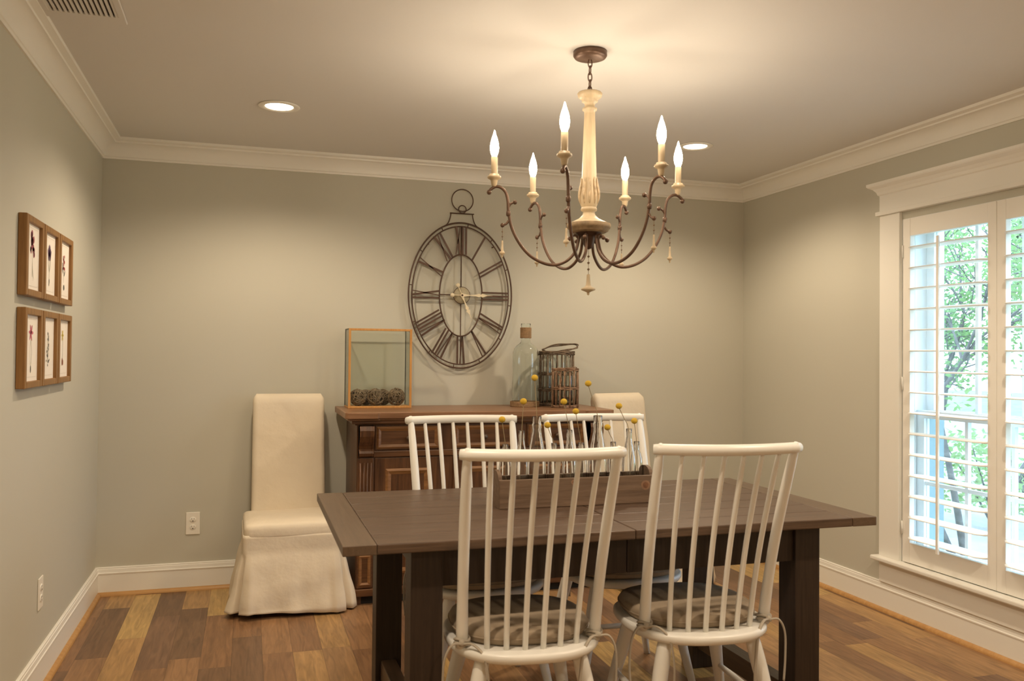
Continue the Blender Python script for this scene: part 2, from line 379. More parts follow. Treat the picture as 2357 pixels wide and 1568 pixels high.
def run_profile(prof, side, mb):
    """prof = (offset from wall, z) list, mitred at the room corners"""
    n = len(prof)
    def pt(o_, z, e):
        if side == 'B': return (ROOM_L+o_ if e == 0 else ROOM_R-o_, ROOM_B-o_, z)
        if side == 'F': return (ROOM_L+o_ if e == 0 else ROOM_R-o_, ROOM_F+o_, z)
        if side == 'L': return (ROOM_L+o_, ROOM_F+o_ if e == 0 else ROOM_B-o_, z)
        return (ROOM_R-o_, ROOM_F+o_ if e == 0 else ROOM_B-o_, z)
    vs = [pt(o_, z, 0) for o_, z in prof]+[pt(o_, z, 1) for o_, z in prof]
    mb.add(vs, [(i, i+1, i+1+n, i+n) for i in range(n-1)]+[(n-1, 0, n, 2*n-1)])
cove = [(0.0145+0.058*(1-math.cos(a)), -0.086+0.058*math.sin(a)*1.05) for a in [i*PI/2/7 for i in range(8)]]
crown = [(0, -0.102), (0.008, -0.102), (0.010, -0.092), (0.0145, -0.089)]+cove+[(0.0745, -0.018), (0.082, -0.016), (0.099, -0.013), (0.100, 0), (0, 0)]
base = [(0, 0), (0.015, 0), (0.015, 0.112), (0.018, 0.115), (0.018, 0.120), (0.0145, 0.123), (0.0125, 0.139), (0.010, 0.141), (0.010, 0.147), (0.006, 0.150), (0, 0.150)]
shoe = [(0.0152, 0), (0.034, 0)]+[(0.0152+0.0188*math.cos(a), 0.019*math.sin(a)) for a in [i*PI/2/5 for i in range(1, 6)]]
for i, (s_, nm) in enumerate((('L', 'left'), ('B', 'back'), ('R', 'right'), ('F', 'front'))):
    mb = MB(); run_profile([(o_, CEIL+z) for o_, z in crown], s_, mb); smooth_by_angle(struct(mb, 'trim_%d' % (i+1), M['trim']), 25)
    mb = MB(); run_profile(base, s_, mb); struct(mb, 'baseboard_'+nm, M['trim'])
    mb = MB(); run_profile(shoe, s_, mb); smooth_by_angle(struct(mb, 'trim_%d' % (i+5), M['shoe']), 50)

# ------------------------------------------------------------------ window casing, stool, apron
X = ROOM_R
cas = MB()
CY0, CY1 = 2.255, 3.705                           # outer casing edges
cas.cbox(X-0.022, X-0.0005, WY1-0.002, CY1, 0.283, 2.046, 0.003)
cas.cbox(X-0.022, X-0.0005, CY0, WY0+0.002, 0.283, 2.046, 0.003)
cas.cbox(X-0.036, X-0.0005, CY0-0.018, CY1+0.018, 2.046, 2.068, 0.003)      # fillet
cas.cbox(X-0.024, X-0.0005, CY0, CY1, 2.068, 2.158, 0.002)               # frieze
# crown cap of the head casing, returned at the ends
hp = [(0.024, 2.150), (0.030, 2.156), (0.034, 2.170), (0.045, 2.186), (0.062, 2.198), (0.066, 2.204), (0.066, 2.216), (0.0, 2.216)]
vs = []
for e in (0, 1):
    for o_, z in hp:
        yy = (CY0-(o_-0.024)*1.2) if e == 0 else (CY1+(o_-0.024)*1.2)
        if o_ == 0.0: yy = (CY0-0.05) if e == 0 else (CY1+0.05)
        vs.append((X-max(o_, 0.0005), yy, z))
n = len(hp)
cas.add(vs, [(i, (i+1) % n, (i+1) % n+n, i+n) for i in range(n)]+[tuple(range(n)), tuple(range(2*n-1, n-1, -1))])
cas_o = struct(cas, 'trim_9', M['trim'])
st = MB().cbox(X-0.060, X+0.03, CY0-0.022, CY1+0.022, 0.262, 0.284, 0.006); struct(st, 'trim_10', M['trim'])
struct(MB().cbox(X-0.020, X-0.0005, CY0, CY1, 0.150, 0.262, 0.002), 'trim_11', M['trim'])

# ------------------------------------------------------------------ window unit: jamb liner, sashes, muntins, panes
wj = MB()
x0, x1 = X+0.0, X+0.245
wj.box(x0, x1, WY1-0.018, WY1, WZ0, WZ1); wj.box(x0, x1, WY0, WY0+0.018, WZ0, WZ1)
wj.box(x0, x1, WY0+0.018, WY1-0.018, WZ1-0.018, WZ1); wj.box(x0+0.03, x1, WY0+0.018, WY1-0.018, WZ0, WZ0+0.018)
for yy, sg in ((WY1-0.018, -1), (WY0+0.018, 1)):
    for xo in (0.035, 0.058):
        a, b = sorted((yy, yy+sg*0.006)); wj.box(X+xo, X+xo+0.008, a, b, WZ0+0.018, WZ1-0.018)
jo = struct(wj, 'window_1', M['sash'])
def sash(xc, z0, z1, hz, nm, bot, top):
    s_ = MB(); y0, y1 = WY0+0.0185, WY1-0.0185; xa, xb = xc-0.017, xc+0.017; sw = 0.050
    s_.box(xa, xb, y0, y0+sw, z0, z1); s_.box(xa, xb, y1-sw, y1, z0, z1)
    s_.box(xa, xb, y0+sw, y1-sw, z0, z0+bot); s_.box(xa, xb, y0+sw, y1-sw, z1-top, z1)
    o = s_.build(nm, M['sash'], jo)
    mu = MB(); ga, gb = y0+sw, y1-sw; w_ = (gb-ga)/4
    for k in (1, 2, 3): mu.box(xc-0.010, xc+0.010, ga+k*w_-0.009, ga+k*w_+0.009, z0+bot, z1-top)
    mu.box(xc-0.009, xc+0.009, ga, gb, hz-0.009, hz+0.009)
    mu.build('muntin', M['sash'], o)
    MB().box(xc-0.002, xc+0.002, ga, gb, z0+bot, z1-top).build('pane', M['win'], o)
sash(X+0.090, WZ0+0.02, 1.045, 0.682, 'lower_sash', 0.06, 0.038)
sash(X+0.150, 1.012, WZ1-0.02, 1.562, 'upper_sash', 0.035, 0.045)
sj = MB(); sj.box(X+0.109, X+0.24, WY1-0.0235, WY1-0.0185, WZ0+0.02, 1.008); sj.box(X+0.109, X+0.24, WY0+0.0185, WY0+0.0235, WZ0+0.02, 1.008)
sj.build('shaded_jamb_strip', M['jambx'], jo)  # shade on the outer jamb faces, painted as dark blue-green strips

# ------------------------------------------------------------------ plantation shutters (two hinged panels)
def shutter_panel(y0, y1, label, hinge_hi):
    t = thing('plantation_shutter', label, 'shutter', (X, (y0+y1)/2, WZ0), 0, 'hinged shutter panels in the window')
    hw = (y1-y0)/2; H_ = WZ1-WZ0
    f = MB(); sw = 0.048; z0, z1 = 0.004, H_-0.004; zb, zt = 0.105, H_-0.092
    f.cbox(-0.014, 0.016, -hw+0.001, -hw+sw, z0, z1, 0.002); f.cbox(-0.014, 0.016, hw-sw, hw-0.001, z0, z1, 0.002)
    f.cbox(-0.013, 0.015, -hw+sw, hw-sw, z0, zb, 0.002); f.cbox(-0.013, 0.015, -hw+sw, hw-sw, zt, z1, 0.002)
    f.build('shutter_frame', M['shut'], t)
    nl = 15; dz = 0.1028; zc0 = 1.857-WZ0
    for k in range(nl):
        z = zc0-k*dz; ya, yb = -hw+sw+0.003, hw-sw-0.003; s_ = MB(); prof = []
        for a in range(14):
            th = 2*PI*a/14; prof.append((0.056*math.cos(th), 0.0052*math.sin(th)))
        vs = []
        ys = [ya, ya+0.006, ya+0.035, yb-0.035, yb-0.006, yb]; sc_ = [0.10, 0.62, 1.0, 1.0, 0.62, 0.10]
        for yy, q in zip(ys, sc_):
            for (px, pz) in prof: vs.append((px*q+0.001, yy, z+pz))
        n_ = 14; fs = [tuple(range(n_-1, -1, -1)), tuple(5*n_+j for j in range(n_))]
        for i in range(5):
            for j in range(n_): fs.append((i*n_+j, i*n_+(j+1) % n_, (i+1)*n_+(j+1) % n_, (i+1)*n_+j))
        s_.add(vs, fs, True).build('louver', M['shut'], t)
    rd = MB().cbox(-0.071, -0.060, -0.007, 0.007, zc0-(nl-1)*dz-0.03, zc0+0.03, 0.002); rd.build('tilt_rod', M['shut'], t)
    yh = hw-0.001 if hinge_hi else -hw+0.001
    for z in (0.14, H_*0.5, H_-0.20): MB().tube([(-0.017, yh, z), (-0.017, yh, z+0.065)], 0.004, 8).build('hinge', M['trim'], t)
ym = (WY0+WY1)/2
shutter_panel(ym, WY1-0.019, 'white louvered shutter panel hinged at the left side of the window', True)
shutter_panel(WY0+0.019, ym, 'white louvered shutter panel cut off by the right edge of the photo', False)

# ================================================================== ceiling fittings
def downlight(x, y, label):
    t = thing('recessed_downlight', label, 'ceiling light', (x, y, CEIL), 0, 'recessed downlights in the ceiling')
    MB().lathe([(0.066, -0.001), (0.092, -0.001), (0.094, -0.003), (0.090, -0.006), (0.070, -0.007), (0.062, -0.002)], n=40, cap=False).build('trim_ring', M['trim'], t)
    MB().lathe([(0.0001, -0.0035), (0.062, -0.0035), (0.0645, -0.0018)], n=40, cap=False).build('light_lens', M['lens'], t)
DL = ['round lit downlight in the ceiling above the left slipcovered chair', 'round lit downlight in the ceiling just right of the chandelier bulbs',
      'lit downlight in the front left part of the ceiling', 'lit downlight in the front right part of the ceiling', 'lit downlight in the ceiling behind the viewer']
for (x, y), l in zip(DOWN, DL): downlight(x, y, l)

vt = thing('ceiling_vent', 'cream slatted air vent in the ceiling by the left crown moulding', 'air vent', (-0.540, 3.02, CEIL))
v = MB(); hx, hy = 0.127, 0.18
v.cbox(-hx, hx, hy-0.028-0.03, hy, -0.010, -0.0005, 0.003); v.cbox(-hx, hx, -hy, -hy+0.05, -0.010, -0.0005, 0.003)
v.cbox(-hx, -hx+0.022, -hy+0.05, hy-0.058, -0.010, -0.0005, 0.002); v.cbox(hx-0.022, hx, -hy+0.05, hy-0.058, -0.010, -0.0005, 0.002)
v.build('vent_frame', M['ceil'], vt)
MB().box(-hx+0.02, hx-0.02, -hy+0.045, hy-0.052, -0.0018, -0.0006).build('duct_opening', M['ventd'], vt)
s_ = MB()
for i in range(14):
    xx = -hx+0.026+i*(2*hx-0.052)/13
    s_.box(xx-0.0042, xx+0.0042, -hy+0.048, hy-0.056, -0.009, -0.002)
s_.build('vent_slats', M['ceil'], vt)

# ================================================================== outlets
def outlet(loc, rz, label):
    t = thing('wall_outlet', label, 'outlet', loc, rz, 'white wall outlets')
    # local: plate in XZ, front towards -Y
    MB().cbox(-0.0365, 0.0365, -0.006, -0.0005, -0.061, 0.061, 0.0025).build('cover_plate', M['plate'], t)
    for sz in (0.0205, -0.0205):
        r_ = MB(); r_.lathe([(0.0165, 0), (0.0165, 0.0018), (0.0155, 0.0024), (0.0001, 0.0024)], n=20, sy=0.88, M4=Matrix.Translation((0, -0.0058, sz)) @ Matrix.Rotation(R(90), 4, 'X'), cap=False)
        ro = r_.build('receptacle', M['plate'], t)
        h = MB()
        h.box(-0.0072, -0.0056, -0.0088, -0.0080, sz+0.001, sz+0.009); h.box(0.0056, 0.0072, -0.0088, -0.0080, sz+0.002, sz+0.008)
        h.lathe([(0.0028, 0), (0.0028, 0.0008), (0.0001, 0.0008)], n=12, M4=Matrix.Translation((0, -0.0080, sz-0.007)) @ Matrix.Rotation(R(90), 4, 'X'), cap=False)
        h.build('socket_slot', M['dark'], ro)
outlet((-0.279, ROOM_B, 0.362), 0, 'white duplex outlet on the back wall left of the slipcovered chair')
outlet((ROOM_L, 3.727, 0.365), R(90), 'white duplex outlet on the left wall below the pictures')
outlet((ROOM_R, 4.27, 0.362), R(-90), 'white outlet on the right wall mostly hidden behind the table corner')

# ================================================================== botanical pictures
def ell(mb, cx, cz, a, b, rot=0, y=-0.0, n=12):
    vs = []
    for i in range(n):
        t_ = 2*PI*i/n; px, pz = a*math.cos(t_), b*math.sin(t_)
        vs.append((cx+px*math.cos(rot)-pz*math.sin(rot), y, cz+px*math.sin(rot)+pz*math.cos(rot)))
    mb.add(vs, [tuple(range(n))])
def line2(mb, pts, w, y):
    for (a, b) in zip(pts[:-1], pts[1:]):
        d = Vector((b[0]-a[0], b[1]-a[1])); L_ = d.length or 1e-6; nx, nz = -d.y/L_*w/2, d.x/L_*w/2
        mb.add([(a[0]-nx, y, a[1]-nz), (b[0]-nx, y, b[1]-nz), (b[0]+nx, y, b[1]+nz), (a[0]+nx, y, a[1]+nz)], [(0, 1, 2, 3)])
def picture(yc, zc, w, h, style, label, rnd):
    # local: frame in XZ facing -Y ; placed on left wall facing +X (rz=+90)
    t = thing('framed_picture', label, 'picture', (ROOM_L, yc, zc), R(90), 'six framed botanical prints on the left wall')
    f = MB(); bw = 0.030; D0, D1 = -0.030, -0.001
    for (a, b, c, d) in ((-w/2, -w/2+bw, -h/2, h/2), (w/2-bw, w/2, -h/2, h/2), (-w/2+bw, w/2-bw, -h/2, -h/2+bw*0.8), (-w/2+bw, w/2-bw, h/2-bw*0.8, h/2)):
        f.cbox(a, b, D0, D1, c, d, 0.003)
    f.build('picture_frame', M['frame'], t)
    P = MB(); P.box(-w/2+bw, w/2-bw, -0.018, -0.014, -h/2+bw*0.8, h/2-bw*0.8)
    po = P.build('paper', M['paper'], t)
    y = -0.0186
    names = ['pline', 'p_stem', 'p_'+style[0], 'p_'+style[1]]
    A = MB(); iw, ih = w/2-bw-0.022, h/2-bw*0.8-0.014
    A.cur = 0
    for (p, q) in (((-iw, -ih), (iw, -ih)), ((iw, -ih), (iw, ih)), ((iw, ih), (-iw, ih)), ((-iw, ih), (-iw, -ih))): line2(A, [p, q], 0.0012, y)
    A.cur = 1
    kind = style[2]
    if kind == 'cluster':
        line2(A, [(0, 0.03), (0.002, -0.02), (-0.004, -0.07)], 0.002, y)
        for k in range(5): line2(A, [(0, -0.02-0.008*k), (rnd.uniform(-.03, .03), -0.06-0.006*k)], 0.0016, y)
        A.cur = 2
        for k in range(9): ell(A, rnd.uniform(-.016, .016), 0.055+rnd.uniform(-.03, .03), 0.012, 0.014, rnd.random()*3, y-0.0002)
        for sx in (-0.022, 0.022):
            for k in range(3): ell(A, sx+rnd.uniform(-.006, .006), 0.018+rnd.uniform(-.012, .01), 0.008, 0.010, 0, y-0.0002)
    elif kind == 'crocus':
        line2(A, [(0, 0.03), (0, -0.06)], 0.003, y)
        for s in (-1, 1): line2(A, [(0, -0.03), (s*0.018, 0.0), (s*0.022, 0.03)], 0.004, y)
        A.cur = 2
        for k in range(7): ell(A, (k-3)*0.006, 0.045+0.01*math.cos(k-3), 0.007, 0.024, (3-k)*0.16, y-0.0002)
        A.cur = 3; ell(A, 0, -0.065, 0.006, 0.010, 0, y-0.0002); ell(A, -0.003, -0.078, 0.004, 0.006, 0, y-0.0002)
    elif kind == 'stalk':
        line2(A, [(0.004, 0.06), (0, 0.0), (-0.004, -0.05)], 0.0025, y)
        A.cur = 3
        for s, q in ((-1, 0.02), (-1, 0.0), (1, -0.01)): ell(A, s*0.018-0.004, q, 0.016, 0.005, s*0.9, y-0.0002)
        ell(A, 0.004, -0.070, 0.012, 0.012, 0, y-0.0002)
        A.cur = 2
        for k in range(12): ell(A, rnd.uniform(-.014, .016), 0.035+rnd.uniform(-.028, .034), 0.006, 0.007, 0, y-0.0003)
    elif kind == 'lily':
        for s in (-1, 0.3, 1): line2(A, [(0, 0.03), (s*0.018, -0.01), (s*0.008, -0.06)], 0.0015, y)
        A.cur = 2
        for k in range(6): ell(A, 0.014*math.cos(k), 0.055+0.014*math.sin(k), 0.018, 0.006, k*1.05, y-0.0002)
        A.cur = 3; ell(A, 0, -0.075, 0.006, 0.014, 0, y-0.0002)
    elif kind == 'sprigs':
        for k in range(5): line2(A, [(0, -0.06), ((k-2)*0.012, 0.02+0.03*math.cos(k-2))], 0.0014, y)
        A.cur = 2
        for k in range(22):
            zz = rnd.uniform(-.07, .065); ww = 0.030*(1-(zz+0.07)/0.16); ell(A, rnd.uniform(-ww, ww), zz, 0.006, 0.0045, rnd.random()*3, y-0.0002)
    else:
        line2(A, [(0.004, 0.05), (0.002, -0.04)], 0.0035, y)
        A.cur = 2
        for k in range(6): ell(A, -0.004+0.012*math.cos(k*1.05), 0.055+0.012*math.sin(k*1.05), 0.013, 0.005, k*1.05, y-0.0002)
        A.cur = 3; ell(A, -0.004, -0.055, 0.011, 0.016, 0, y-0.0002); ell(A, 0.008, -0.058, 0.008, 0.012, 0, y-0.0002)
    A.build('botanical_drawing', [M[k] for k in names], t, fix=False)
rnd = random.Random(5)
PW, PH = 0.262, 0.283
ys = [3.432, 3.705, 3.978]
styles = [('rose', 'stem', 'cluster'), ('plum', 'ink', 'crocus'), ('red', 'ink', 'stalk'), ('pink', 'ink', 'lily'), ('grey', 'ink', 'sprigs'), ('yel', 'bulbb', 'daff')]
pl = ['oak framed print of a dusky rose flower cluster, upper row nearest the viewer', 'oak framed print of a purple crocus, middle of the upper row',
      'oak framed print of red blooms on a stalk, upper row nearest the corner', 'oak framed print of a pink lily on thin stems, lower row nearest the viewer',
      'oak framed print of grey leafy sprigs, middle of the lower row', 'oak framed print of a yellow flower with brown bulbs, lower row nearest the corner']
for i in range(6):
    picture(ys[i % 3], 1.639 if i < 3 else 1.314, PW, PH, styles[i], pl[i], rnd)

# ================================================================== oval wall clock
CK = thing('wall_clock', 'tall oval openwork iron clock with Roman numerals on the back wall', 'clock', (1.213, ROOM_B, 1.657))
YC = -0.030
def elp(a, b, t_, y=YC): return (a*math.sin(t_), y, b*math.cos(t_))      # t clockwise from 12
def ering(mb, a, b, r_, y=YC, n=96, cx=0, cz=0):
    mb.tube([(cx+a*math.sin(2*PI*i/n), y, cz+b*math.cos(2*PI*i/n)) for i in range(n)], r_, 8, closed=True, up=(0, 1, 0))
m1 = MB(); ering(m1, 0.317, 0.436, 0.0048); ering(m1, 0.297, 0.414, 0.0040)
for i in range(12): m1.tube([elp(0.297, 0.414, i*PI/6+0.13), elp(0.317, 0.436, i*PI/6+0.13)], 0.0028, 6)
for sx in (-1, 1):
    m1.tube([(sx*0.2, -0.03, 0.3), (sx*0.2, -0.001, 0.3)], 0.004, 6)
m1.build('outer_ring', M['iron'], CK)
m2 = MB(); ering(m2, 0.131, 0.245, 0.0046); m2.build('inner_ring', M['iron'], CK)
m3 = MB()
m3.tube([(0, YC, 0.414), (0, YC, 0.05)], 0.0034, 6); m3.tube([(0, YC, -0.05), (0, YC, -0.414)], 0.0034, 6)
m3.tube([(-0.131, YC, 0.002), (-0.04, YC, 0.002)], 0.0034, 6); m3.tube([(0.04, YC, 0.002), (0.131, YC, 0.002)], 0.0034, 6)
m3.build('cross_bar', M['iron'], CK)
m4 = MB()
m4.tube(crom([(-0.105, YC, 0.410), (-0.084, YC, 0.430), (-0.071, YC, 0.462), (-0.066, YC, 0.492)], 5), 0.0036, 6)
m4.tube(crom([(0.105, YC, 0.410), (0.084, YC, 0.430), (0.071, YC, 0.462), (0.066, YC, 0.492)], 5), 0.0036, 6)
m4.tube([(-0.072, YC, 0.492), (0.076, YC, 0.492)], 0.0036, 6)
m4.build('crown_bracket', M['iron'], CK)
m5 = MB(); ering(m5, 0.023, 0.023, 0.0034, cz=0.518, cx=0.004, n=28); ering(m5, 0.066, 0.066, 0.0034, cz=0.572, cx=0.004, n=48); m5.build('hanging_loop', M['iron'], CK)
roman = ['XII', 'I', 'II', 'III', 'IIII', 'V', 'VI', 'VII', 'VIII', 'IX', 'X', 'XI']
roman[4] = 'IV'
for k, s_ in enumerate(roman):
    t_ = k*PI/6; Pi = Vector(elp(0.131, 0.245, t_)); Po = Vector(elp(0.297, 0.414, t_)); d = Po-Pi
    c = Vector((d.z, 0, -d.x)).normalized()
    if c.dot(Vector((math.cos(t_), 0, -math.sin(t_)))) < 0: c = -c
    wds = {'I': 0.020, 'V': 0.036, 'X': 0.038}; tot = sum(wds[ch] for ch in s_); pos = -tot/2; g = MB()
    def bar(s0, s1, th):
        a = Pi+c*s0; b = Pi+d+c*s1; w_ = c*th/2; dy = Vector((0, 0.003, 0))
        g.add([a-w_-dy, a+w_-dy, b+w_-dy, b-w_-dy, a-w_+dy, a+w_+dy, b+w_+dy, b-w_+dy], [(0, 1, 2, 3), (7, 6, 5, 4), (0, 4, 5, 1), (1, 5, 6, 2), (2, 6, 7, 3), (3, 7, 4, 0)])
    for ch in s_:
        w_ = wds[ch]; mid = pos+w_/2
        if ch == 'I': bar(mid, mid, 0.0105)
        elif ch == 'V': bar(mid-0.001, mid-0.013, 0.0115); bar(mid+0.001, mid+0.013, 0.0060)
        else: bar(mid+0.013, mid-0.013, 0.0115); bar(mid-0.013, mid+0.013, 0.0060)
        pos += w_
    g.build('numeral', M['iron'], CK)
hb = MB(); hb.lathe([(0.0001, 0.010), (0.049, 0.010), (0.049, 0.0), (0.0001, 0.0)], n=40, cap=False, M4=Matrix.Translation((0.004, YC+0.004, 0.0)) @ Matrix.Rotation(R(90), 4, 'X'))
hb.build('hub_disc', M['clkdisc'], CK)
hb = MB(); ering(hb, 0.050, 0.050, 0.0028, n=40, cx=0.004, y=YC-0.003); hb.build('hub_rim', M['iron'], CK)
def hand(ang, L_, tail, wd_, yy):
    # ang clockwise from 12, in plane
    prof = [(-0.010, 0.007), (0.0, 0.012), (0.012, 0.008), (0.25, 0.0022), (0.45, 0.005), (0.56, 0.011), (0.62, 0.004), (0.66, 0.012), (0.74, 0.007), (0.82, 0.002), (1.0, 0.0006)]
    h = MB(); d = Vector((math.sin(ang), 0, math.cos(ang))); n_ = Vector((d.z, 0, -d.x)); o = Vector((0.004, yy, 0))
    L1 = [(q*L_ if q > 0.02 else q, w_*wd_) for q, w_ in prof]
    vs = [o+d*q+n_*w_ for q, w_ in L1]+[o+d*q-n_*w_ for q, w_ in reversed(L1)]
    k = len(vs); dy = Vector((0, 0.0025, 0))
    h.add([v_-dy for v_ in vs]+[v_+dy for v_ in vs], [tuple(range(k)), tuple(range(2*k-1, k-1, -1))]+[(i, i+k, (i+1) % k+k, (i+1) % k) for i in range(k)])
    h.tube([o, o-d*tail], 0.0028, 6)
    h.lathe([(0.0001, 0.0022), (0.0125, 0.0022), (0.0125, -0.0022), (0.0001, -0.0022)], n=20, cap=False, M4=Matrix.Translation(o-d*(tail+0.010)) @ Matrix.Rotation(R(90), 4, 'X'))
    return h
hand(R(89.5), 0.150*1.25, 0.050, 1.0, YC-0.018).build('minute_hand', M['hand'], CK)
hand(R(157), 0.150, 0.055, 1.0, YC-0.012).build('hour_hand', M['hand'], CK)
MB().tube([(0.004, YC-0.022, 0), (0.004, -0.001, 0)], 0.006, 12).build('clock_spindle', M['iron'], CK)

# ================================================================== chandelier
CX, CY = 1.203, 2.955
CH = thing('chandelier', 'six-arm candle chandelier with carved cream column hanging over the table', 'chandelier', (CX, CY, CEIL))
z_ = lambda z: z-CEIL
MB().lathe([(0.0001, -0.030), (0.045, -0.029), (0.058, -0.024), (0.063, -0.017), (0.063, -0.001), (0.0001, -0.001)], n=40, cap=False).build('canopy', M['chb'], CH)
ch = MB()
for i, zc in enumerate([-0.044, -0.070, -0.096, -0.122, -0.146]):
    a = 0.0075; b = 0.017
    pts = [(a*math.cos(t_), 0, zc+b*math.sin(t_)) for t_ in [2*PI*k/16 for k in range(16)]]
    if i % 2: pts = [(0.0, p[0], p[2]) for p in pts]
    ch.tube(pts, 0.0024, 6, closed=True)
ch.build('chain', M['chb'], CH)
col = MB()
col.lathe([(0.0001, z_(2.284)), (0.043, z_(2.286)), (0.047, z_(2.281)), (0.044, z_(2.270)), (0.035, z_(2.262)), (0.028, z_(2.258)), (0.030, z_(2.252)), (0.022, z_(2.247)), (0.018, z_(2.240)), (0.0195, z_(2.231)),
           (0.027, z_(2.227)), (0.027, z_(2.220)), (0.0205, z_(2.215)), (0.0200, z_(2.205))], n=32, cap=False)
col.build('column_cap', M['cream'], CH)
col = MB(); col.lathe([(0.0200, z_(2.206)), (0.0215, z_(2.15)), (0.0240, z_(2.06)), (0.0265, z_(1.98)), (0.0275, z_(1.955)), (0.0300, z_(1.93)), (0.0345, z_(1.905)), (0.0350, z_(1.885)), (0.0310, z_(1.866)), (0.0270, z_(1.855))], n=48, cap=False, lobes=12, la=0.035, lz=(z_(1.87), z_(2.15)))
col.build('turned_column', M['cream'], CH)
lf = MB()                                           # carved acanthus leaves round the foot of the column
for k in range(10):
    a = 2*PI*k/10; pts = []
    for q, (rr, zz) in enumerate([(0.030, 1.868), (0.0365, 1.888), (0.0368, 1.910), (0.0325, 1.935), (0.0300, 1.955), (0.0315, 1.968)]):
        pts.append((rr*math.cos(a), rr*math.sin(a), z_(zz)))
    lf.tube(crom(pts, 3), [0.0055*math.sin(PI*(0.12+0.85*i/15)) for i in range(16)], 6)
lf.build('carved_leaves', M['creaml'], CH)
ds = MB(); ds.lathe([(0.027, z_(1.857)), (0.0300, z_(1.852)), (0.0300, z_(1.845)), (0.0215, z_(1.840)), (0.024, z_(1.828)), (0.038, z_(1.814)), (0.062, z_(1.802)), (0.080, z_(1.795))], n=40, cap=False)
ds.build('bell_dish', M['cream'], CH)
ds = MB(); ds.lathe([(0.080, z_(1.7955)), (0.0825, z_(1.787)), (0.0800, z_(1.778)), (0.074, z_(1.775)), (0.073, z_(1.768)), (0.062, z_(1.762)), (0.0001, z_(1.762))], n=40, cap=False)
ds.build('dish_rim', M['creamd'], CH)
hb = MB(); hb.lathe([(0.050, z_(1.762)), (0.046, z_(1.756)), (0.030, z_(1.752)), (0.024, z_(1.74)), (0.020, z_(1.72)), (0.013, z_(1.705)), (0.0001, z_(1.700))], n=24, cap=False); hb.build('hub', M['iron'], CH)
def pendant(parent, x, y, ztop, big=False):
    p = MB(); z0 = ztop
    p.tube([(x, y, z0), (x, y, z0-(0.10 if big else 0.055))], 0.0009, 5)
    nb = 3 if big else 2
    for k in range(nb):
        zc = z0-0.028-k*0.024 if big else z0-0.018-k*0.018
        rr = 0.0052 if big else 0.0036
        p.lathe([(0.0003, rr), (rr, rr*0.3), (rr*0.9, -rr*0.2), (0.0003, -rr)], c=(x, y, zc), n=10, cap=False)
    po = p.build('bead_string', M['bead'], parent)
    zt = z0-(0.093 if big else 0.050); s = 1.0 if big else 0.52
    d = MB(); d.lathe([(0.0003, zt), (0.006*s, zt-0.002), (0.0065*s, zt-0.012), (0.009*s, zt-0.040), (0.013*s, zt-0.047) if big else (0.0075, zt-0.040), (0.027*s, zt-0.054) if big else (0.0105, zt-0.046), (0.026*s, zt-0.060) if big else (0.010, zt-0.049),
                     (0.010*s, zt-0.066) if big else (0.0045, zt-0.053), (0.0045*s, zt-0.070) if big else (0.003, zt-0.056), (0.0055*s, zt-0.075) if big else (0.0036, zt-0.060), (0.0003, zt-0.080) if big else (0.0003, zt-0.064)], c=(x, y, 0), n=14, cap=False)
    d.build('finial_drop', M['cream'], parent)
pendant(CH, 0, 0, z_(1.702), True)
arms = [(0.854, 3.019), (1.101, 3.310), (0.973, 2.604), (1.482, 3.247), (1.343, 2.646), (1.566, 2.945)]
